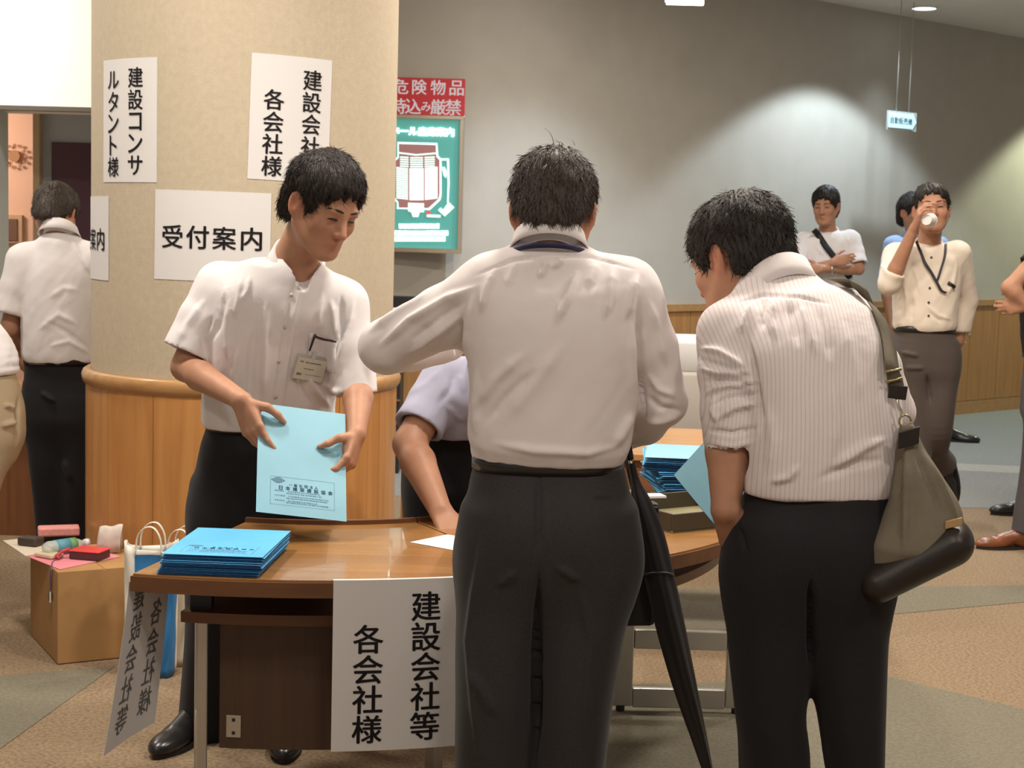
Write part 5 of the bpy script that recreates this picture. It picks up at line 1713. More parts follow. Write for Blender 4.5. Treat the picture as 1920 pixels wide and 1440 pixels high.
# ------------------------------------------------ man on the right in the striped shirt
def right_man():
    Y = 3.20
    neck = Q(1452, 520, Y + 0.16); waist = Q(1530, 918, Y)
    sl = Q(1358, 622, Y + 0.10); sr = Q(1590, 600, Y + 0.16)
    el = Q(1368, 812, Y + 0.02); er = Q(1672, 772, Y + 0.20)
    wl = Q(1360, 955, Y - 0.032); wr = Q(1500, 880, Y + 0.38)
    hl = Q(1450, 1020, Y); hr = Q(1590, 1020, Y)
    kl = Q(1440, 1330, Y); kr = Q(1595, 1330, Y); al = Q(1455, 1765, Y + 0.05); ar = Q(1608, 1765, Y + 0.05)
    hc = Q(1384, 487, Y + 0.24); B = head_basis((-0.62, 0.69, -0.38), 0.0); s = 1.05
    e = empty('person', (waist[0], Y, 0), 'man in finely striped shirt with rolled sleeves and shoulder bag, hand in pocket', 'person')
    def body(F):
        head_sdf(F, hc, B, s)
        F.cone(hc + s * (-0.015 * B[1] - 0.05 * B[2]), neck - A((-0.01, 0.0, 0.02)), 0.062, 0.068, 0.04)
        F.ell(hc + s * (0.035 * B[1] - 0.08 * B[2]), A((0.05, 0.05, 0.035)) * s, B, 0.03)
        core(F, neck - A((0, 0, 0.05)), waist, sl, sr, hl, hr, (kl, kr), (al, ar))
        F.cone(sl, el, 0.046, 0.044, 0.02)
        m = el + (wl - el) * 0.25
        F.cone(el, m, 0.044, 0.046, 0.02); F.cone(m, wl, 0.046, 0.028, 0.01)
        arm(F, sr, er, wr)
        # left hand half inside the pocket
        hand_sdf(F, wl, unit(Q(1394, 1050, Y + 0.012) - wl), (0.5, 0.75, 0), (0.7, -0.7, 0.1), [(0.1, 0.2, 0.1)] * 4, [(0.7, 0.1, 0.7), (0.95, 0.0, 0.25), (1, 0, 0.0)])
        f_ = unit(wr - er); hand_sdf(F, wr, unit(f_ + A((-0.6, 0.1, 0.1))), (0.1, 1, 0.1), (0, -0.2, 1), [(0.4, 0.7, 0.4)] * 4, THUMB)
    make_body(e, 0.0046, [hc, neck, waist, sl, sr, el, er, wl, wr, al, ar, wr + A((-0.15, 0.05, 0)), wl + A((0, 0, -0.1))], body, (hc, B, s))
    hair_cap(e, hc, B, s, M_hair, 0.017, (0.092, 0.058), (0.030, -0.030), (-0.098, -0.090), 0.004, n_str=4200, seed=8, stray=5, back=0.01)
    face_details(e, hc, B, s)
    rings = [(Q(1533, 940, Y), 0.150, 0.116), (Q(1533, 905, Y), 0.156, 0.120), (Q(1535, 860, Y + 0.01), 0.160, 0.130), (Q(1535, 770, Y + 0.03), 0.163, 0.135), (Q(1520, 680, Y + 0.06), 0.166, 0.130), (Q(1490, 610, Y + 0.10), 0.135, 0.105), (Q(1470, 568, Y + 0.13), 0.08, 0.07)]
    nk = neck - A((0, 0, 0.05))
    yoke = [(nk, Q(1375, 625, Y + 0.10), 0.066, 0.062), (nk, Q(1578, 602, Y + 0.15), 0.060, 0.058), (neck - A((-0.01, 0.0, 0.03)), neck - A((-0.03, 0.03, 0.12)), 0.068, 0.09)]
    sleeves = [([Q(1372, 630, Y + 0.10), Q(1366, 700, Y + 0.05), Q(1368, 770, Y + 0.02), Q(1372, 832, Y + 0.01)], (0.066, 0.062, 0.060, 0.056)),
               ([Q(1585, 612, Y + 0.15), Q(1640, 690, Y + 0.17), Q(1672, 772, Y + 0.20), Q(1600, 830, Y + 0.30), wr], (0.060, 0.054, 0.050, 0.048, 0.040))]
    def ex(F):     # rolled cuff: two stacked bands
        F.cone(Q(1371, 798, Y + 0.012), Q(1373, 822, Y + 0.008), 0.060, 0.059, 0.008)
    fl = [([(1312, 652), (1350, 660), (1400, 690)], 6, 0.006), ([(1309, 672), (1350, 684), (1405, 705)], 5, -0.005), ([(1310, 690), (1350, 700), (1410, 697)], 6, 0.006), ([(1315, 716), (1360, 712), (1420, 722)], 5, -0.005),
          ([(1318, 742), (1350, 728), (1425, 712)], 6, 0.007), ([(1330, 765), (1365, 745), (1428, 738)], 5, -0.005), ([(1345, 788), (1375, 765), (1425, 755)], 6, 0.007), ([(1340, 740), (1337, 770), (1345, 795)], 6, 0.005),
          ([(1325, 806), (1375, 812), (1425, 800)], 4, -0.006), ([(1405, 640), (1415, 700), (1425, 770), (1428, 820)], 6, -0.010), ([(1330, 830), (1375, 838), (1422, 826)], 4, 0.003),
          ([(1375, 570), (1430, 553), (1500, 556), (1560, 572)], 4, -0.003),
          ([(1412, 565), (1398, 600), (1392, 630)], 7, 0.006), ([(1436, 558), (1428, 590), (1430, 620)], 6, -0.005), ([(1452, 558), (1446, 600), (1455, 640)], 7, 0.006), ([(1478, 560), (1484, 600), (1496, 650)], 7, -0.005), ([(1500, 560), (1512, 610), (1530, 670)], 8, 0.006), ([(1530, 565), (1548, 620), (1560, 680)], 8, -0.004),
          ([(1580, 600), (1600, 680), (1610, 760)], 12, 0.003), ([(1662, 822), (1620, 838), (1560, 880)], 10, 0.006), ([(1660, 860), (1600, 870), (1530, 900)], 9, -0.004), ([(1500, 870), (1480, 895), (1440, 905)], 7, 0.005), ([(1440, 760), (1450, 830), (1440, 890)], 12, 0.003), ([(1560, 700), (1570, 790), (1560, 860)], 14, 0.003)]
    ul = unit(A((1, 0.1, 0)))
    def stripes(V):
        c = np.zeros((len(V), 3)); px, d = proj(V)
        q = V @ ul
        # sleeves keep their own run of the stripes
        ax = unit(A(Q(1372, 832, Y)) - A(Q(1372, 630, Y + 0.1)))
        c[:, 0] = q + 0.03 * vnoise(V * 5)
        return c
    make_shirt(e, 'shirt', 0.0048, rings, ul, yoke, sleeves, M_stripe,
               [(Q(1533, 925, Y), (0, 0, -1), (0.3, 0.3, 0.08))],
               [(Q(1371, 815, Y + 0.01), Q(1375, 850, Y + 0.005), 0.052, 0.052)], fl, 0.0016, 11, 9, stripes=stripes, extra=ex)
    upn = unit(A((-0.25, 0.45, 1)))
    nc = neck + A((0.006, 0.006, -0.030))
    o = collar(e, nc, upn, (-0.35, 1, -0.1), M_shirt_c, 0.072, 0.052, 0.3, 0.02, 0.078, 0.012)
    tr = [(Q(1533, 908, Y), 0.144, 0.110), (Q(1536, 950, Y), 0.150, 0.118), (Q(1522, 1020, Y), 0.166, 0.128), (Q(1516, 1090, Y), 0.168, 0.125)]
    legs = [[(Q(1444, 1080, Y), 0.086, 0.112), (Q(1443, 1200, Y), 0.083, 0.105), (Q(1443, 1330, Y), 0.070, 0.092), (Q(1452, 1450, Y + 0.02), 0.071, 0.09), (Q(1458, 1770, Y + 0.05), 0.070, 0.085)],
            [(Q(1586, 1080, Y), 0.086, 0.112), (Q(1590, 1250, Y), 0.075, 0.10), (Q(1600, 1400, Y), 0.061, 0.088), (Q(1606, 1500, Y + 0.02), 0.060, 0.085), (Q(1610, 1770, Y + 0.05), 0.062, 0.082)]]
    make_trousers(e, 0.0058, tr, UX, legs, M_black, None, [([(1520, 1080), (1522, 1260)], 7, -0.014), ([(1385, 985), (1400, 1040)], 5, -0.006)],
                  [(Q(1475, 1030, Y - 0.045), (0.08, 0.085, 0.095), None), (Q(1560, 1030, Y - 0.045), (0.08, 0.085, 0.095), None)], 0.003, 5)
    belt(e, Q(1531, 912, Y), UX, 0.144, 0.108, 0.028)
    for an in (al, ar): shoe(e, (an[0], an[1], 0.0), (-0.1, 1, 0))
    return neck, sr
right_man()

# ------------------------------------------------ man behind the desk holding the envelope
def left_man():
    Y = 4.45
    neck = Q(552, 474, Y - 0.01); waist = Q(505, 800, Y + 0.10)
    sR = Q(402, 527, Y + 0.03); sL = Q(652, 560, Y - 0.02)
    eR = Q(348, 688, Y - 0.02); eL = Q(672, 722, Y - 0.06)
    wR = Q(446, 775, Y - 0.22); wL = Q(660, 806, Y - 0.24)
    hR = Q(430, 930, Y + 0.10); hL = Q(555, 930, Y + 0.10)
    kR = Q(385, 1170, Y + 0.10); kL = Q(545, 1170, Y + 0.10); aR = Q(376, 1385, Y + 0.15); aL = Q(540, 1390, Y + 0.15)
    hc = Q(605, 388, Y - 0.12); B = head_basis((0.66, -0.64, -0.40), -0.10); s = 1.06
    e = empty('person', (waist[0], Y, 0), 'man in white short-sleeved shirt standing behind the desk, looking down at an envelope', 'person')
    # envelope frame in his hands
    tl = Q(475, 766, 4.17); trr = Q(637, 784, 4.24); bl_ = Q(490, 948, 3.99); br_ = Q(660, 970, 4.06)
    ex = unit((trr - tl) + (br_ - bl_)); ey = (tl + trr) / 2 - (bl_ + br_) / 2; ey = unit(ey - ex * (ey @ ex)); ez = np.cross(ex, ey)
    cen = (tl + trr + bl_ + br_) / 4
    wR = cen - ex * (EW / 2 + 0.046) + ey * (EH / 2 - 0.004) + ez * 0.006
    wL = cen + ex * (EW / 2 + 0.030) + ey * (EH / 2 - 0.062) + ez * 0.004
    def body(F):
        head_sdf(F, hc, B, s)
        F.cone(hc + s * (-0.018 * B[1] - 0.05 * B[2]), neck - A((0.0, 0.0, 0.02)), 0.056, 0.060, 0.03)
        core(F, neck - A((0, 0, 0.05)), waist, sR, sL, hR, hL, (kR, kL), (aR, aL))
        arm(F, sR, eR, wR, 1.0); arm(F, sL, eL, wL, 1.0)
        # right hand: thumb on the face of the envelope, fingers behind
        hand_sdf(F, wR, ex * 0.42 - ey * 0.87 - ez * 0.20, ex * 0.9 - ez * 0.45, ez, [(0.15, 0.25, 0.15), (0.25, 0.35, 0.2), (0.35, 0.4, 0.3), (0.45, 0.4, 0.3)], [(0.55, 0.55, 0.62), (0.75, 0.62, 0.12), (0.80, 0.55, -0.05)], 1.0)
        hand_sdf(F, wL, -ex * 0.22 - ey * 0.93 - ez * 0.15, -ex * 0.85 - ez * 0.5, ez, [(0.5, 0.7, 0.4), (0.65, 0.8, 0.4), (0.7, 0.8, 0.4), (0.75, 0.8, 0.4)], [(0.50, 0.35, 0.70), (0.62, 0.75, 0.10), (0.45, 0.9, -0.05)], 0.98)
    make_body(e, 0.0042, [hc, neck, waist, sR, sL, eR, eL, wR, wL, aR, aL, cen], body, (hc, B, s))
    hair_cap(e, hc, B, s, M_hair, 0.018, (0.092, 0.080), (0.026, -0.026), (-0.098, -0.084), 0.012, fringe=0.4, n_str=4200, seed=2, h=0.0042, stray=3)
    face_details(e, hc, B, s, 0.45)
    u = unit(A((1, 0.35, 0)))
    u = unit(A((0.92, 0.39, 0)))
    rings = [(Q(500, 812, Y + 0.10), 0.175, 0.120), (Q(502, 785, Y + 0.10), 0.188, 0.135), (Q(505, 740, Y + 0.08), 0.188, 0.135), (Q(518, 660, Y + 0.04), 0.190, 0.128), (Q(528, 600, Y + 0.02), 0.190, 0.118), (Q(535, 560, Y), 0.175, 0.10), (Q(543, 515, Y), 0.12, 0.075)]
    nk = neck - A((0, 0, 0.055))
    yoke = [(nk, Q(415, 537, Y + 0.03), 0.052, 0.056), (nk + A((0.03, -0.02, -0.02)), Q(642, 566, Y - 0.02), 0.052, 0.056), (neck - A((-0.012, 0.03, 0.075)), neck - A((-0.02, 0.02, 0.15)), 0.066, 0.085)]
    sleeves = [([Q(412, 540, Y + 0.03), Q(380, 600, Y + 0.01), Q(352, 662, Y - 0.01)], (0.064, 0.068, 0.073)),
               ([Q(646, 572, Y - 0.02), Q(660, 650, Y - 0.04), Q(664, 738, Y - 0.06)], (0.062, 0.062, 0.064))]
    fl = [([(455, 515), (447, 560), (440, 600)], 6, 0.005), ([(470, 515), (465, 545), (450, 570)], 5, 0.005), ([(420, 545), (412, 600), (398, 640)], 7, -0.006), ([(432, 560), (425, 620), (430, 680)], 8, 0.005),
          ([(500, 560), (498, 650), (492, 760)], 8, 0.006), ([(480, 600), (470, 690), (468, 760)], 9, -0.005), ([(447, 640), (440, 700), (445, 770)], 8, 0.005),
          ([(566, 530), (548, 610), (536, 690), (528, 770)], 5, 0.0035), ([(552, 530), (534, 610), (522, 690), (514, 770)], 3, -0.003),
          ([(620, 560), (628, 600), (636, 640)], 7, 0.006), ([(640, 550), (638, 600), (640, 650)], 6, -0.005), ([(665, 560), (655, 610), (640, 660), (622, 715)], 7, 0.007), ([(605, 545), (598, 590), (600, 630)], 7, 0.004),
          ([(550, 690), (565, 730), (590, 772)], 7, -0.006), ([(570, 690), (590, 730), (620, 765)], 8, 0.006), ([(600, 720), (630, 735), (650, 760)], 7, 0.005), ([(385, 560), (350, 610), (330, 650)], 8, 0.004), ([(400, 590), (380, 630), (385, 665)], 7, -0.005),
          ([(395, 640), (380, 720), (390, 780)], 8, 0.004), ([(410, 700), (420, 760), (430, 790)], 8, 0.004), ([(690, 600), (685, 660), (694, 720)], 7, 0.004)]
    d1_ = unit(Q(352, 662, Y - 0.01) - Q(380, 600, Y + 0.01)); d2_ = unit(Q(664, 738, Y - 0.06) - Q(660, 650, Y - 0.04))
    c1 = Q(352, 658, Y - 0.01); c2 = Q(664, 736, Y - 0.06)
    make_shirt(e, 'shirt', 0.0046, rings, u, yoke, sleeves, M_shirt_w, [(Q(502, 800, Y + 0.1), (0, 0, -1), (0.30, 0.3, 0.07))],
               [(c1 - d1_ * 0.03, c1 + d1_ * 0.03, 0.056, 0.066), (c2 - d2_ * 0.03, c2 + d2_ * 0.03, 0.052, 0.058),
                (neck + A((0.03, -0.05, -0.01)), neck + A((0.032, -0.085, -0.085)), 0.055, 0.020)], fl, 0.0014, 11, 21)
    fw = unit(A((0.42, -0.90, 0)))
    upn = unit(A((0.28, -0.42, 1)))
    nc = neck + A((0.012, -0.012, -0.024))
    collar(e, nc, upn, fw, M_shirt_w, 0.066, 0.040, 0.40, 0.060, 0.072, 0.012, 0.026)
    # buttons down the placket
    for px, py in ((546, 553), (533, 613), (520, 677), (512, 745)):
        pass
    # pocket, pen, name badge
    def on_chest(px, py, off=0.004):
        # march the ray to the shirt surface approximately: ellipse of the nearest ring
        return hit(shirt_bvh, px, py, off)
    from mathutils.bvhtree import BVHTree
    so = [c for c in e.children if c.name.startswith('shirt')][0]
    bv = BVHTree.FromPolygons([v.co[:] for v in so.data.vertices], [p_.vertices[:] for p_ in so.data.polygons])
    def H_(px, py, off=0.003):
        r = ray(px, py).normalized()
        q, n_, i, dd = bv.ray_cast(CO, r)
        return A(q) + A(n_) * off if q is not None else Q(px, py, Y - 0.1)
    def patch(name, cor, m, parent, off=0.004, nu=6, nv=6, th=0.0008, off2=None):
        """small sheet lying on the shirt between four pixel corners"""
        def fn(uu_, v):
            a = A(cor[0]) * (1 - uu_) + A(cor[1]) * uu_; b = A(cor[3]) * (1 - uu_) + A(cor[2]) * uu_
            q = a * (1 - v) + b * v
            return tuple(H_(q[0], q[1], off))
        return grid(name, fn, nu, nv, m, parent, th)
    pocket = patch('chest_pocket', [(580, 622), (634, 640), (628, 700), (574, 690)], M_shirt_w, e, 0.0035)
    patch('pocket_shade_strip', [(590, 626), (634, 640), (633, 643.5), (590, 631)], mat('pocket_shadow', (0.10, 0.05, 0.03), 0.8), pocket, 0.0055, 6, 1)  # dark strip painted for the shade inside the pocket mouth
    a_ = H_(588, 623, 0.012); b_ = H_(578, 655, 0.010)
    pen = tube('pen_clip', [tuple(a_), tuple((a_ + b_) / 2), tuple(b_)], [0.0036, 0.0032, 0.0026], M_leather, e, 8)
    # badge as a flat rigid card
    q = [H_(551, 664, 0.010), H_(612, 672, 0.010), H_(607, 717, 0.014), H_(545, 707, 0.014)]
    c_ = sum(q) / 4
    bx = unit((q[1] - q[0]) + (q[2] - q[3])); by = unit((q[0] - q[3]) + (q[1] - q[2])); by = unit(by - bx * (bx @ by)); bz = np.cross(bx, by)
    Mb = frame(c_, bx, by, bz)
    bd = box('name_badge', (0, 0, 0), (0.091, 0.062, 0.002), mat('badge_card', (0.66, 0.62, 0.52), 0.45, coat=0.3), e, Mb, 0.0006)
    box('badge_sleeve', (0, 0.004, -0.0015), (0.099, 0.074, 0.001), mat('badge_plastic', (0.62, 0.60, 0.56), 0.25, alpha=0.5), bd, Mb)
    box('badge_clip', (0.0, 0.040, 0.0005), (0.012, 0.022, 0.003), mat('clip_clear', (0.55, 0.55, 0.5), 0.3), bd, Mb)
    ink = mat('badge_ink', (0.20, 0.18, 0.17), 0.7)
    rb = random.Random(4)
    for row, (x0_, x1_, yy, hh_) in enumerate(((-0.037, -0.026, 0.020, 0.005), (-0.020, 0.024, 0.019, 0.004), (-0.020, 0.008, 0.001, 0.003), (-0.038, -0.026, -0.016, 0.008), (-0.012, 0.034, -0.015, 0.0016))):
        x = x0_
        while x < x1_:
            w_ = rb.uniform(0.003, 0.006)
            box('badge_mark', (x + w_ / 2, yy, 0.0013), (w_ * 0.8, hh_ * rb.uniform(0.7, 1), 0.0005), ink, bd, Mb)
            x += w_
    for px, py in ((547, 553), (535, 613), (522, 677), (516, 744)):
        p0 = H_(px, py, 0.001); p1 = H_(px, py, 0.004)
        tube('button', [tuple(p0), tuple(p1)], 0.0052, mat('button_pearl', (0.62, 0.56, 0.50), 0.35), e, 12)
    tr = [(Q(500, 795, Y + 0.11), 0.165, 0.12), (Q(497, 850, Y + 0.11), 0.185, 0.135), (Q(490, 930, Y + 0.11), 0.198, 0.14), (Q(485, 985, Y + 0.11), 0.195, 0.135)]
    legs = [[(Q(425, 970, Y + 0.11), 0.105, 0.12), (Q(406, 1100, Y + 0.11), 0.088, 0.11), (Q(396, 1200, Y + 0.11), 0.076, 0.10), (Q(378, 1395, Y + 0.15), 0.070, 0.088)],
            [(Q(555, 970, Y + 0.11), 0.105, 0.12), (Q(548, 1150, Y + 0.11), 0.085, 0.105), (Q(540, 1395, Y + 0.15), 0.075, 0.09)]]
    make_trousers(e, 0.0075, tr, u, legs, M_black, None)
    belt(e, Q(501, 793, Y + 0.11), u, 0.171, 0.126, 0.03)
    for an in (aR, aL): shoe(e, (an[0], an[1], 0.0), (0.1 if an is aL else -0.35, -1, 0))
    # the envelope itself
    M = frame(cen, ex, ey, ez)
    envelope(M, 'printed light blue envelope held in both hands by the man behind the desk', None, True, ENVP)
left_man()

# envelope held by the striped-shirt man
tip = Q(1265, 893, 3.62)
ex = unit(Q(1338, 982, 3.62) - tip); ey = Q(1335, 832, 3.72) - tip; ey = unit(ey - ex * (ey @ ex)); ez = np.cross(ex, ey)
envelope(frame(tip + ex * EH / 2 * 0.98 + ey * EW / 2, ey, -ex, np.cross(ey, -ex)), 'pale blue envelope carried in front of the man in the striped shirt', None, False, ENVP)

# ================================================================ bags and umbrella of the two men in front
from mathutils.bvhtree import BVHTree
def bvh_of(o):
    return BVHTree.FromPolygons([v.co[:] for v in o.data.vertices], [p_.vertices[:] for p_ in o.data.polygons])
def surf(bv, px, py, off, Yf):
    q, n_, i, dd = bv.ray_cast(CO, ray(px, py).normalized())
    if q is None or q.y > Yf + 0.12: return Q(px, py, Yf)
    return A(q) + A(n_) * off
rm_shirt = [o for o in bpy.data.objects if o.name.startswith('shirt') and o.data.materials[0] == M_stripe][0]
bvr = bvh_of(rm_shirt)
e = empty('shoulder_bag', Q(1735, 1050, 3.14), 'olive canvas shoulder bag with dark leather base hanging at the striped shirt man', 'bag')
M_strap = mat('strap_olive', (0.115, 0.095, 0.062), 0.8, noise=0.1, nscale=200)
M_canvas = mat('canvas_olive', (0.17, 0.145, 0.105), 0.85, noise=0.08, nscale=25, bump=0.15, bscale=400)
M_dkleather = mat('bag_leather', (0.017, 0.011, 0.009), 0.42, spec=0.45, noise=0.2, nscale=40)
YB_ = 3.06
Le = [(1589, 527), (1613, 556), (1631, 585), (1647, 628), (1659, 680), (1663, 712), (1666, 746)]
Re = [(1622, 544), (1647, 585), (1657, 612), (1670, 645), (1683, 688), (1690, 706), (1697, 738)]
pl = [surf(bvr, x, y, 0.006, 3.28 - 0.16 * i / 6) for i, (x, y) in enumerate(Le)]
pr = [surf(bvr, x, y, 0.006, 3.28 - 0.16 * i / 6) for i, (x, y) in enumerate(Re)]
for i in range(4, 7):
    pl[i] = Q(*Le[i], 3.13); pr[i] = Q(*Re[i], 3.13)
top = [(pl[0] + A((-0.02, 0.09, 0.0))), (pr[0] + A((-0.02, 0.09, 0.0)))]
L_ = spline([top[0]] + pl, 40); R_ = spline([top[1]] + pr, 40)
V = []; F = []
for a, b in zip(L_, R_): V += [a, (a + b) / 2 + A((0, -0.002, 0.002)), b]
for i in range(40): F += [(3 * i, 3 * i + 1, 3 * i + 4, 3 * i + 3), (3 * i + 1, 3 * i + 2, 3 * i + 5, 3 * i + 4)]
o = link('strap', mesh('strap', V, F, True), M_strap, e); md = o.modifiers.new('t', 'SOLIDIFY'); md.thickness = 0.004
M_brass = mat('brass', (0.42, 0.36, 0.20), 0.35, 0.9)
for (xa_, ya_, xb_, yb2) in ((1660, 697, 1690, 692), (1661, 716, 1692, 709)):
    tube('strap_slide', [tuple(Q(xa_, ya_, 3.12)), tuple(Q(xb_, yb2, 3.12))], 0.0028, M_brass, e, 8)
box('strap_tab', (0, 0, 0), (0.036, 0.008, 0.028), M_dkleather, e, Matrix.Translation(Q(1683, 735, 3.125)) @ Matrix.Rotation(0.1, 4, 'Y'), 0.002)
tube('snap_hook', [tuple(q) for q in spline([Q(1682, 748, 3.125), Q(1684, 762, 3.12), Q(1690, 772, 3.12), Q(1690, 782, 3.12)], 12)], 0.0035, M_buckle, e, 8)
tube('ring', [tuple(Q(1697 + 11 * math.cos(a), 790 + 12 * math.sin(a), 3.115)) for a in np.linspace(0, 2 * math.pi, 25)], 0.0022, M_brass, e, 8)
# canvas body and leather base as implicit surfaces
ap = Q(1702, 806, 3.12); b0 = Q(1652, 1084, 3.10); b1 = Q(1784, 1010, 3.10); bc = (b0 + b1) / 2; ub = unit(b1 - b0); nb = unit(np.cross(ub, A((0, 1, 0)))); yb3 = A((0, 1, 0))
F_ = Field(*bounds([ap, b0, b1], 0.12), 0.0055)
F_.loft([(ap, 0.016, 0.022), (Q(1708, 850, 3.12), 0.030, 0.034), (Q(1719, 900, 3.11), 0.050, 0.048), (Q(1730, 965, 3.105), 0.076, 0.058), (bc + A((0.004, 0, 0.024)), 0.086, 0.060)], ub, 0.01, 2.3)
nz_ = nb if nb[2] > 0 else -nb
F_.ell(bc + nz_ * 0.030 - ub * 0.004, (0.088, 0.058, 0.050), np.stack([ub, np.cross(nz_, ub), nz_]), 0.03)
V_, Fq = F_.surface(1); N_ = vnormals(V_, Fq)
V_ = crumple(V_, N_, 0.003, 12, bc - ap, 4.0, 3)
V_ = folds(V_, vnormals(V_, Fq), [([(1712, 835), (1740, 900), (1770, 975)], 5, -0.005), ([(1700, 830), (1700, 920), (1695, 1040)], 8, 0.006), ([(1688, 840), (1680, 940)], 7, -0.005), ([(1725, 840), (1765, 910), (1800, 985)], 5, 0.005)])
np_mesh('canvas_body', V_, Fq, M_canvas, e)
F_ = Field(*bounds([b0, b1], 0.13), 0.0055)
F_.cone(b0 - ub * 0.012, b1 - ub * 0.010, 0.042, 0.050, 0.0)
V_, Fq = F_.surface(2)
V_[:, 1] = bc[1] + (V_[:, 1] - bc[1]) * 1.6            # a wide flat-bottomed boat shape
np_mesh('leather_base', V_, Fq, M_dkleather, e)
tabM = frame(Q(1704, 815, 3.085), unit(Q(1722, 808, 3.09) - Q(1686, 818, 3.09)), A((0, 1, 0)), (0, 0, 1))
box('leather_tab', (0, 0, -0.006), (0.042, 0.006, 0.034), M_dkleather, e, tabM, 0.002)
box('tan_patch', (0, 0, 0), (0.034, 0.006, 0.016), mat('patch_tan', (0.42, 0.26, 0.11), 0.6), e, frame(Q(1788, 981, 3.045), unit(Q(1803, 978, 3.05) - Q(1773, 985, 3.05)), A((0, 1, 0)), (0, 0, 1)), 0.002)

# umbrella hooked on the centre man's forearm
e = empty('umbrella', Q(1330, 1440, 3.40), 'rolled black umbrella hanging from the arm of the man in front', 'umbrella')
ax = [(1184, 868, .007), (1192, 905, .010), (1203, 945, .020), (1218, 1000, .027), (1236, 1080, .029), (1256, 1170, .029), (1284, 1285, .024), (1310, 1380, .017), (1326, 1440, .012), (1334, 1470, .008)]
cp = spline([np.concatenate([Q(x, y, 3.42), [r]]) for x, y, r in ax], 60)
V = []; F = []; n = 32
axd = unit(cp[-1][:3] - cp[0][:3]); ua = unit(np.cross(axd, A((0, 1, 0)))); va = np.cross(axd, ua)
for i, c in enumerate(cp):
    for k in range(n):
        a = 2 * math.pi * k / n
        tw = a * 4 + i * 0.07
        rr = c[3] * (1 + 0.14 * math.sin(tw) * min(1, i / 10))
        V.append(c[:3] + (ua * math.cos(a) + va * math.sin(a)) * rr)
for i in range(len(cp) - 1):
    for k in range(n): F.append((i * n + k, i * n + (k + 1) % n, (i + 1) * n + (k + 1) % n, (i + 1) * n + k))
M_umb = mat('umbrella_nylon', (0.020, 0.018, 0.019), 0.5, spec=0.4)
link('furled_canopy', mesh('furled_canopy', V, F, True), M_umb, e)
tube('shaft', [tuple(Q(1181, 858, 3.42)), tuple(Q(1188, 892, 3.42))], 0.005, M_buckle, e, 10)
tube('ferrule', [tuple(Q(1333, 1466, 3.42)), tuple(Q(1340, 1492, 3.42))], [0.006, 0.004], M_buckle, e, 10)
hk = spline([Q(1182, 862, 3.42), Q(1178, 840, 3.43), Q(1166, 800, 3.49), Q(1158, 775, 3.56), Q(1152, 785, 3.63), Q(1152, 820, 3.66)], 24)
tube('crook_handle', [tuple(q) for q in hk], 0.008, mat('handle_black', (0.02, 0.02, 0.02), 0.3), e, 10)
tube('closing_band', [tuple(Q(1236 + 27 * math.cos(a) * 0.98, 1080 - 6 * math.sin(a), 3.42 - 0.033 * math.sin(a))) for a in np.linspace(0, 2 * math.pi, 25)], 0.003, M_umb, e, 6)
# flat black document case held in the same hand
e = empty('document_case', Q(1195, 1172, 3.50), 'flat black document case beside the hip of the man in front', 'bag')
c0 = Q(1190, 1172, 3.50); c1 = Q(1190, 940, 3.50)
Mc = frame((c0 + c1) / 2, (0.98, 0.15, 0), (-0.15, 0.98, 0), (0, 0, 1))
hh_ = np.linalg.norm(c1 - c0)
box('case_body', (-0.018, 0, 0), (0.135, 0.040, hh_), mat('case_black', (0.013, 0.012, 0.012), 0.55), e, Mc, 0.012)
box('case_flap', (-0.018, -0.021, hh_ * 0.22), (0.125, 0.006, hh_ * 0.5), mat('case_black', (0.013, 0.012, 0.012), 0.55), e, Mc, 0.003)
for dx in (-20, 14):
    tube('case_handle', [tuple(q) for q in spline([Q(1180 + dx, 945, 3.50), Q(1172 + dx * 0.6, 890, 3.51), Q(1166 + dx * 0.3, 845, 3.54), Q(1160, 822, 3.60)], 14)], 0.005, M_leather, e, 8)

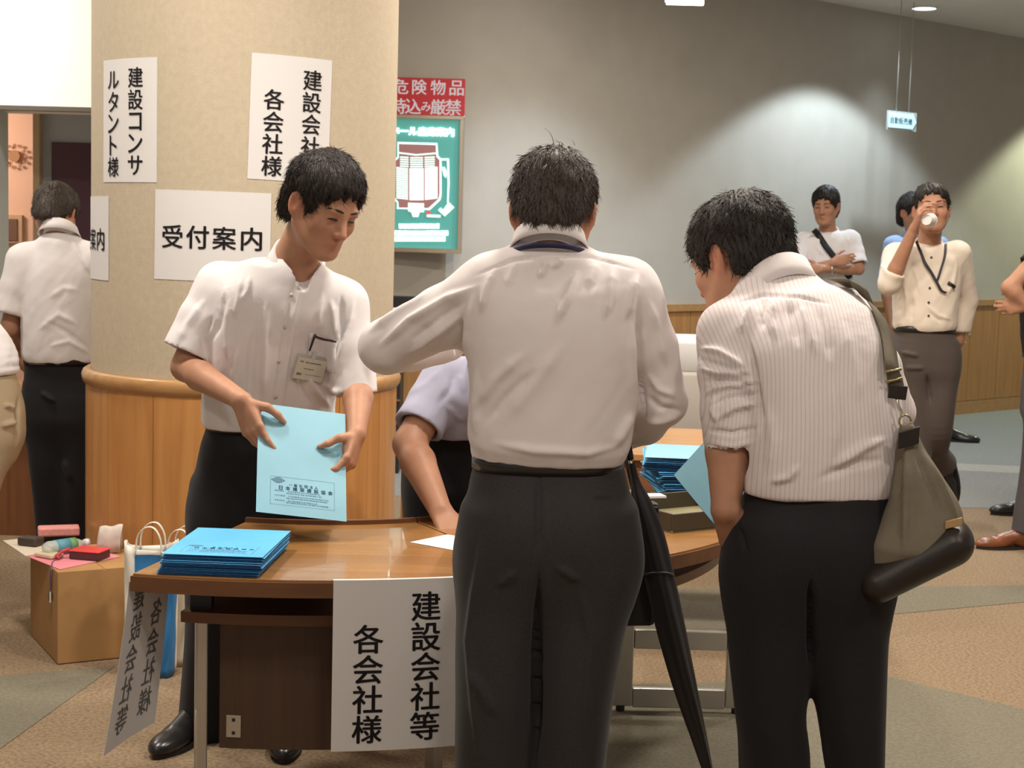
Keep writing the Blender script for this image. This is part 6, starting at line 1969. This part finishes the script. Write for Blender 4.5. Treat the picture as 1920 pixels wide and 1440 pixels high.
# ================================================================ remaining people
def simple_person(label, h, hc, fwd, roll, s, neck, waist, sl, sr, el, er, wl, wr, u, shirt, trousers, legs, hair=None, short=(None, None), rings=None,
                  hands=None, sr_=(0.060, 0.054, 0.050, 0.040), tw=(0.155, 0.115), hipw=(0.178, 0.130), seed=1, facing=None, fold=(), detail=True, collar_kw=None, shoes=None, arm_k=1.0, legr=(0.092, 0.074, 0.066), fsh=0.007, tfold=(), no_head=False):
    e = empty('person', (waist[0], waist[1], 0), label, 'person')
    B = head_basis(fwd, roll)
    hips = [A(l[0]) for l in legs]
    def body(F):
        head_sdf(F, hc, B, s, detail)
        F.cone(hc + s * (-0.018 * B[1] - 0.05 * B[2]), neck - A((0, 0, 0.02)), 0.056, 0.060, 0.03)
        core(F, neck - A((0, 0, 0.05)), waist, sl, sr, hips[0], hips[1], (legs[0][1], legs[1][1]), (legs[0][-1], legs[1][-1]))
        arm(F, sl, el, wl, arm_k); arm(F, sr, er, wr, arm_k)
        for i, (w_, e_) in enumerate(((wl, el), (wr, er))):
            hd = hands[i] if hands else None
            if hd: hand_sdf(F, w_, hd[0], hd[1], hd[2], hd[3] if len(hd) > 3 else RELAX, hd[4] if len(hd) > 4 else THUMB)
            else:
                f_ = unit(w_ - e_); hand_sdf(F, w_, f_, np.cross(f_, A((0, 0, 1)) + 0.01), A((0, -0.3, 1)), RELAX, THUMB)
    make_body(e, h, [hc, neck, waist, sl, sr, el, er, wl, wr] + [l[-1] for l in legs] + [w_ + unit(w_ - e_) * 0.12 for w_, e_ in ((wl, el), (wr, er))], body, (hc, B, s))
    hk_ = dict(thick=0.016, n_str=1500, seed=seed, h=max(h, 0.005)); hk_.update(hair or {})
    hm = hk_.pop('material', M_hair)
    hair_cap(e, hc, B, s, hm, **hk_)
    if detail: face_details(e, hc, B, s, 0.3)
    if rings is None:
        mid = (sl + sr) / 2 - A((0, 0, 0.03)); ch = mid * 0.42 + waist * 0.58; ch2 = mid * 0.75 + waist * 0.25
        rings = [(waist - A((0, 0, 0.015)), tw[0] * 0.97, tw[1]), (waist + A((0, 0, 0.03)), tw[0] * 1.08, tw[1] * 1.12), (ch, tw[0] * 1.10, tw[1] * 1.12), (ch2, tw[0] * 1.16, tw[1] * 1.05), ((sl + sr) / 2 - A((0, 0, 0.03)), tw[0] * 1.08, tw[1] * 0.9), ((sl + sr) / 2 + (neck - (sl + sr) / 2) * 0.4, tw[0] * 0.6, tw[1] * 0.6)]
    nk = neck - A((0, 0, 0.068))
    yoke = [(nk, sl * 0.88 + sr * 0.12, 0.058, 0.056), (nk, sr * 0.88 + sl * 0.12, 0.058, 0.056), (neck - A((0, 0, 0.074)), neck - A((0, 0, 0.13)), 0.066, 0.08)]
    sleeves = []; hollow = []
    for (s0_, e0_, w0_), t in (((sl, el, wl), short[0]), ((sr, er, wr), short[1])):
        if t is None:
            sleeves.append(([s0_, e0_, w0_], (sr_[0], sr_[2], sr_[3])))
        elif t <= 1.0:
            q = s0_ + (e0_ - s0_) * t; m = s0_ + (e0_ - s0_) * t * 0.5; d = unit(e0_ - s0_)
            sleeves.append(([s0_, m, q], (sr_[0], sr_[0], sr_[0] + 0.006)))
            hollow.append((q - d * 0.012, q + d * 0.03, sr_[0] - 0.016, sr_[0] - 0.012))
        else:        # rolled above the wrist: t in 1..2 runs down the forearm
            q = e0_ + (w0_ - e0_) * (t - 1); d = unit(w0_ - e0_)
            sleeves.append(([s0_, e0_, q], (sr_[0], sr_[2] + 0.004, sr_[2] + 0.002)))
            hollow.append((q - d * 0.01, q + d * 0.02, sr_[2] - 0.012, sr_[2] - 0.010))
    make_shirt(e, 'shirt', fsh, rings, u, yoke, sleeves, shirt, [(waist - A((0, 0, 0.012)), (0, 0, -1), (0.24, 0.24, 0.05))], hollow, fold, 0.003, 9, seed, gain=0.9)
    if facing is not None:
        kw = dict(r=0.066, h=0.040, open_=0.35, tips=0.055, ry=0.070, flare=0.016); kw.update(collar_kw or {})
        collar(e, neck + A((0, 0, -0.008)), unit(A((0, 0, 1)) + 0.15 * A(facing)), facing, shirt, **kw)
    wz = A((0, 0, 1))
    hm_ = (hips[0] + hips[1]) / 2
    tr = [(waist + wz * 0.002, tw[0], tw[1]), (waist * 0.6 + hm_ * 0.4, hipw[0] * 0.95, hipw[1] * 0.95), (hm_ + wz * 0.02, hipw[0], hipw[1]), (hm_ - wz * 0.05, hipw[0] * 0.98, hipw[1] * 0.97)]
    lg = []
    for l in legs:
        r = legr
        pts = [l[0] - wz * 0.04 * 0] + [A(q) for q in l[1:]]
        rad = [r[0], r[1], r[2]] if len(pts) == 3 else np.interp(np.linspace(0, 1, len(pts)), (0, .5, 1), r)
        lg.append([(p_, rr, rr * 1.12) for p_, rr in zip(pts, rad)])
    make_trousers(e, max(fsh, 0.008), tr, u, lg, trousers, None, tfold, None, 0.003, seed)
    belt(e, waist + wz * 0.004, u, tw[0] + 0.004, tw[1] + 0.004, 0.032)
    if shoes:
        for pt, d, m_, up in shoes: shoe(e, pt, d, up, 0.275, m_)
    return e, B

# bending man writing at the desk, mostly hidden by the centre man
Y = 4.70
simple_person('man in grey-blue short-sleeved shirt bending over the desk to write, behind the centre man', 0.006,
    Q(960, 610, Y - 0.25), (0.25, -0.6, -0.75), 0, 1.0, Q(935, 668, Y - 0.10), Q(868, 806, Y + 0.12), Q(838, 708, Y - 0.02), Q(1030, 700, Y - 0.05),
    Q(768, 832, Y - 0.16), Q(1060, 850, Y - 0.20), Q(826, 958, Y - 0.38), Q(1000, 940, Y - 0.43), unit(A((1, 0.1, 0))), M_shirt_b, M_black,
    [[Q(815, 900, Y + 0.14), Q(800, 1150, Y + 0.10), Q(800, 1372, Y + 0.15)], [Q(915, 900, Y + 0.14), Q(925, 1150, Y + 0.10), Q(925, 1372, Y + 0.15)]],
    short=(0.78, 0.78), facing=(0.2, -1, -0.4), seed=31, arm_k=1.22, sr_=(0.070, 0.06, 0.05, 0.04), tw=(0.155, 0.12), hipw=(0.165, 0.13),
    hands=((Q(852, 1000, Y - 0.455) - Q(826, 958, Y - 0.38), (0.1, 0.3, -0.9), (0.9, -0.3, 0.2), [(0.35, 0.5, 0.35)] * 4, THUMB), None),
    shoes=[((Q(800, 1372, Y + 0.15)[0], Y + 0.15, 0), (0, -1, 0), None, (0, 0, 1)), ((Q(925, 1372, Y + 0.15)[0], Y + 0.15, 0), (0.1, -1, 0), None, (0, 0, 1))],
    fold=[([(855, 690), (845, 730), (820, 760)], 7, -0.006), ([(830, 690), (800, 720), (765, 740)], 7, 0.005), ([(835, 760), (870, 790)], 6, 0.006), ([(862, 700), (870, 740)], 6, 0.006)])

# man at the left seen from behind, beyond the pillar
Y = 6.85
simple_person('man in white short-sleeved shirt and black trousers seen from behind left of the pillar', 0.006,
    Q(105, 404, Y + 0.06), (0.1, 0.88, -0.45), 0, 1.05, Q(112, 428, Y), Q(115, 674, Y + 0.02), Q(45, 490, Y), Q(190, 486, Y),
    Q(18, 615, Y - 0.02), Q(215, 615, Y + 0.04), Q(32, 655, Y + 0.16), Q(170, 650, Y + 0.25), UX, M_shirt_w, M_black,
    [[Q(88, 770, Y + 0.02), Q(92, 905, Y), Q(105, 1075, Y + 0.03)], [Q(150, 770, Y + 0.02), Q(148, 905, Y), Q(150, 1075, Y + 0.03)]],
    hair=dict(thick=0.015, material=M_hairb, n_str=1500, nape=(-0.09, -0.062), side=(0.026, -0.012), top=0.004), short=(0.78, 0.78), facing=(0, 1, 0), seed=12, sr_=(0.078, 0.07, 0.055, 0.045), tw=(0.150, 0.12), hipw=(0.165, 0.125), collar_kw=dict(h=0.042),
    hands=((Q(45, 690, Y + 0.12) - Q(32, 655, Y + 0.16), (0.8, 0.3, 0), (0, -0.9, 0.1)), None),
    fold=[([(130, 440), (150, 480), (176, 520)], 5, 0.007), ([(90, 560), (120, 540), (150, 545)], 6, 0.006), ([(70, 620), (110, 590), (150, 610)], 6, 0.007), ([(80, 600), (120, 620), (170, 655)], 6, -0.006), ([(90, 650), (130, 640), (172, 665)], 5, 0.006)],
    tfold=[([(75, 735), (105, 755)], 5, 0.008), ([(118, 860), (135, 905)], 6, 0.008)], fsh=0.0065)

# person cut by the left edge
Y = 5.75
simple_person('person in white shirt and khaki trousers cut off by the left edge', 0.010,
    Q(-190, 360, Y), (-0.6, 0.75, -0.2), 0, 1.0, Q(-170, 450, Y), Q(-56, 694, Y), Q(-235, 500, Y), Q(-95, 490, Y + 0.03),
    Q(-240, 610, Y), Q(-60, 600, Y + 0.06), Q(-200, 700, Y - 0.1), Q(-90, 660, Y + 0.25), UX, M_shirt_w, M_khaki,
    [[Q(-80, 800, Y), Q(-110, 990, Y - 0.05), Q(-140, 1185, Y + 0.05)], [Q(-20, 800, Y), Q(-62, 1000, Y - 0.1), Q(-70, 1185, Y - 0.05)]],
    short=(0.75, 1.0), seed=17, detail=False, shoes=[((Q(-140, 1185, Y)[0], Y + 0.05, 0), (-0.2, 1, 0), None, (0, 0, 1)), ((Q(-70, 1185, Y)[0], Y - 0.05, 0), (-0.1, 1, 0), None, (0, 0, 1))], tw=(0.150, 0.115), hipw=(0.178, 0.13), sr_=(0.062, 0.056, 0.052, 0.04), tfold=[([(5, 760), (30, 765)], 4, 0.008), ([(0, 800), (35, 790)], 5, 0.008), ([(35, 740), (30, 840)], 4, -0.006)], fsh=0.008)

# man with folded arms by the wall
Y = 11.35
e, B_ = simple_person('man in white short-sleeved shirt with folded arms and black sling strap by the far wall', 0.0075,
    Q(1548, 388, Y - 0.06), (-0.42, -0.90, -0.08), 0.05, 1.08, Q(1553, 432, Y), Q(1553, 590, Y), Q(1507, 452, Y), Q(1598, 450, Y),
    Q(1500, 512, Y - 0.10), Q(1610, 505, Y - 0.10), Q(1562, 492, Y - 0.24), Q(1540, 504, Y - 0.25), UX, M_shirt_w, M_slate,
    [[Q(1535, 650, Y), Q(1532, 755, Y), Q(1530, 850, Y + 0.03)], [Q(1572, 650, Y), Q(1575, 755, Y), Q(1577, 850, Y + 0.03)]],
    hair=dict(thick=0.016, front=(0.094, 0.072), top=0.012), short=(0.8, 0.85), facing=(-0.2, -1, 0), seed=41, shoes=[((Q(1530, 850, Y)[0], Y + 0.03, 0), (-0.3, -1, 0), None, (0, 0, 1)), ((Q(1577, 850, Y)[0], Y + 0.03, 0), (0.2, -1, 0), None, (0, 0, 1))], sr_=(0.066, 0.06, 0.05, 0.04), tw=(0.150, 0.112),
    hands=((A((1, 0.0, 0.25)), (0, 1, -0.1), (0, -0.2, 1)), (A((-1, 0.05, -0.1)), (0, 1, 0), (0, -0.2, 1))), fold=[([(1528, 460), (1545, 480)], 3, 0.008), ([(1590, 440), (1588, 480)], 3, 0.008), ([(1515, 470), (1520, 500)], 3, -0.008)])
ash = [c for c in e.children if c.name.startswith('shirt')][0]
bva = bvh_of(ash)
pts = [surf(bva, x, y, 0.010, Y - 0.12) for x, y in ((1526, 431), (1535, 443), (1548, 462), (1562, 480), (1578, 500), (1592, 522))]
ribbon('sling_strap', pts, 0.042, A((0.75, 0, 0.65)), mat('sling_black', (0.015, 0.015, 0.02), 0.6), e, 24, 0.004)
tube('wrist_watch', [tuple(Q(1562 + 5.5 * 0.35 * math.cos(a), 505 + 8.5 * math.sin(a), Y - 0.225 + 0.034 * math.cos(a))) for a in np.linspace(0, 2 * math.pi, 21)], 0.006, M_buckle, e, 6)

# drinking man with lanyard
Y = 8.35
hcD = Q(1747, 394, Y - 0.04)
e, B_ = simple_person('man in cream shirt with black lanyard drinking from a paper cup, crossed leg', 0.0062,
    hcD, (-0.16, -0.97, 0.16), 0.05, 1.10, Q(1742, 456, Y), Q(1733, 617, Y), Q(1678, 480, Y - 0.02), Q(1798, 476, Y + 0.02),
    Q(1668, 532, Y - 0.14), Q(1812, 565, Y + 0.08), Q(1714, 428, Y - 0.24), Q(1797, 640, Y + 0.06), UX, shirt_mat('cream_cotton', (0.76, 0.66, 0.55)), M_grey,
    [[Q(1708, 680, Y), Q(1716, 850, Y - 0.03), Q(1728, 1000, Y + 0.02)], [Q(1764, 680, Y), Q(1756, 800, Y - 0.02), Q(1752, 845, Y + 0.16), Q(1772, 872, Y + 0.24)]],
    hair=dict(thick=0.010, front=(0.092, 0.078), side=(0.022, -0.01), top=0.006), short=(1.22, None), facing=(-0.1, -1, 0), seed=51, sr_=(0.064, 0.058, 0.054, 0.045), tw=(0.152, 0.115), hipw=(0.165, 0.125), legr=(0.092, 0.078, 0.066),
    hands=((A((0.15, -0.25, 0.75)), (0.9, -0.1, -0.25), (0.1, 0.9, 0.2), [(0.5, 0.7, 0.4)] * 4, [(0.5, 0.5, 0.6), (0.5, 0.8, 0.3), (0.3, 0.95, 0.1)]), (A((-0.5, 0.3, -0.8)), (0, 1, 0), (-1, 0, 0))), collar_kw=dict(h=0.036, tips=0.045),
    fold=[([(1690, 500), (1700, 560), (1695, 600)], 4, 0.008), ([(1705, 480), (1722, 530), (1728, 560)], 4, 0.007), ([(1712, 560), (1708, 605)], 4, -0.008), ([(1735, 570), (1760, 592), (1785, 600)], 4, 0.009), ([(1740, 585), (1765, 605)], 3, -0.007), ([(1795, 490), (1788, 530), (1775, 555)], 4, 0.007), ([(1648, 495), (1660, 505)], 3, 0.006)],
    shoes=[((Q(1728, 1000, Y)[0], Y + 0.02, 0), (-0.25, -1, 0), None, (0, 0, 1)), (tuple(Q(1786, 866, Y + 0.27)), (0.06, -0.12, -1), None, (-0.75, -0.65, 0.05))], fsh=0.006,
    tfold=[([(1690, 660), (1725, 668)], 4, 0.008), ([(1695, 690), (1735, 690)], 4, 0.007), ([(1738, 700), (1745, 760)], 4, -0.01)])
dsh = [c for c in e.children if c.name.startswith('shirt')][0]; bvd = bvh_of(dsh)
M_lany = mat('lanyard_black', (0.03, 0.03, 0.035), 0.5)
ribbon('lanyard', [surf(bvd, x, y, 0.010, Y - 0.12) for x, y in ((1718, 452), (1724, 470), (1734, 493), (1746, 512), (1757, 532), (1764, 545), (1773, 549))], 0.014, A((0.85, 0, 0.5)), M_lany, e, 24, 0.003)
ribbon('lanyard', [surf(bvd, x, y, 0.010, Y - 0.12) for x, y in ((1772, 460), (1770, 480), (1763, 505), (1757, 527))], 0.014, A((0.95, 0, 0.3)), M_lany, e, 16, 0.003)
for px, py in ((1746, 483), (1743, 540), (1741, 567), (1741, 592)):
    p0 = surf(bvd, px, py, 0.001, Y - 0.1); p1 = surf(bvd, px, py, 0.005, Y - 0.1)
    tube('button', [tuple(p0), tuple(p1)], 0.006, mat('button_brown', (0.06, 0.04, 0.03), 0.4), e, 10)
tube('glasses_case', [tuple(surf(bvd, 1777, 530, 0.006, Y - 0.1)), tuple(surf(bvd, 1788, 538, 0.006, Y - 0.1))], 0.010, M_leather, e, 8)
# paper cup
cb = Q(1737, 412, Y - 0.285); ct = A(hcD) + 1.1 * (0.100 * B_[1] - 0.066 * B_[2])
e = empty('paper_cup', cb, 'white paper cup tipped at the mouth of the drinking man', 'cup')
dv = unit(ct - cb)
V, Fc_ = tube_data([cb, cb + dv * 0.002, cb + dv * 0.075], [0.026, 0.0262, 0.034], 24)
link('cup_wall', mesh('cup_wall', V, Fc_, False), mat('cup_white', (0.82, 0.80, 0.77), 0.6), e)
tube('cup_rim', [tuple(cb + dv * 0.075 + 0.034 * (unit(np.cross(dv, A((0, 0, 1)))) * math.cos(a) + np.cross(dv, unit(np.cross(dv, A((0, 0, 1))))) * math.sin(a))) for a in np.linspace(0, 2 * math.pi, 25)], 0.002, mat('cup_white', (0.82, 0.80, 0.77), 0.6), e, 6)

# man in blue shirt leaning on the wall behind the drinking man
Y = 12.15
simple_person('man in pale blue shirt by the wall, almost hidden behind the drinking man', 0.009,
    Q(1712, 400, Y), (0.5, -0.85, 0), 0, 1.15, Q(1716, 438, Y), Q(1720, 580, Y), Q(1672, 458, Y), Q(1765, 460, Y),
    Q(1660, 535, Y), Q(1770, 540, Y), Q(1672, 612, Y - 0.05), Q(1755, 600, Y - 0.1), UX, M_shirt_blue, M_black,
    [[Q(1702, 640, Y), Q(1705, 740, Y), Q(1705, 815, Y)], [Q(1740, 640, Y), Q(1752, 740, Y - 0.05), Q(1768, 812, Y - 0.06)]],
    short=(0.85, 0.85), seed=61, facing=(0.3, -1, 0), sr_=(0.066, 0.06, 0.05, 0.04), fsh=0.009, shoes=[((Q(1768, 812, Y)[0], Y - 0.06, 0), (1, -0.25, 0), None, (0, 0, 1)), ((Q(1705, 815, Y)[0], Y, 0), (0.4, -1, 0), None, (0, 0, 1))])

# person cut by the right edge
Y = 7.9
simple_person('person in black top with grey trousers and brown leather shoes at the right edge', 0.0075,
    Q(1985, 350, Y), (-1, 0.0, -0.1), 0, 1.05, Q(1980, 440, Y), Q(1968, 668, Y), Q(1950, 480, Y - 0.16), Q(1975, 480, Y + 0.18),
    Q(1893, 540, Y - 0.20), Q(1960, 590, Y + 0.24), Q(1925, 572, Y - 0.22), Q(1930, 575, Y + 0.1), A((0, 1, 0)), mat('black_jersey', (0.014, 0.013, 0.014), 0.8), M_slate,
    [[Q(1962, 760, Y - 0.06), Q(1945, 880, Y - 0.06), Q(1925, 1000, Y - 0.06)], [Q(1970, 760, Y + 0.10), Q(1960, 880, Y + 0.4), Q(1955, 930, Y + 0.9)]],
    short=(0.35, 0.6), seed=71, detail=False, hands=((A((-0.9, 0.2, -0.15)), (0.2, 0.9, 0), (0, -0.1, 1), [(0.5, 0.7, 0.4)] * 4), None), tw=(0.145, 0.115), hipw=(0.165, 0.125), legr=(0.09, 0.074, 0.068),
    shoes=[((Q(1915, 1020, Y)[0], Y - 0.06, 0), (-1, -0.12, 0), M_shoebr, (0, 0, 1)), ((Q(1935, 945, Y + 1.0)[0], Y + 0.95, 0), (-1, -0.1, 0), M_leather, (0, 0, 1))], fsh=0.008)

# dark wooden counter behind the men at the left with a few things on it
c = atY(20, 735, 7.6)
e = empty('side_counter', (-3.2, 7.85, 0), 'dark wooden counter behind the men at the left', 'counter')
zc = atY(60, 732, 7.45).z
M_cnt = wood('counter_wood', (0.20, 0.075, 0.026), (0.15, 0.055, 0.02), 0.4, 'z')
xr = atY(150, 800, 7.5).x
box('counter_body', (xr - 0.9, 7.72, (zc - 0.03) / 2), (1.8, 0.42, zc - 0.03), M_cnt, e)
box('counter_top', (xr - 0.9, 7.70, zc - 0.014), (1.84, 0.50, 0.028), wood('counter_top_wood', (0.36, 0.17, 0.07), (0.3, 0.14, 0.05), 0.35, 'x'), e, None, 0.004)
b_ = atY(50, 720, 7.52)
tag(box('paper_pad', (b_.x, 7.56, zc + 0.025), (0.05, 0.04, 0.05), M_paper, None, None, 0.002), 'small white block of notes on the counter edge at left', 'notepad')
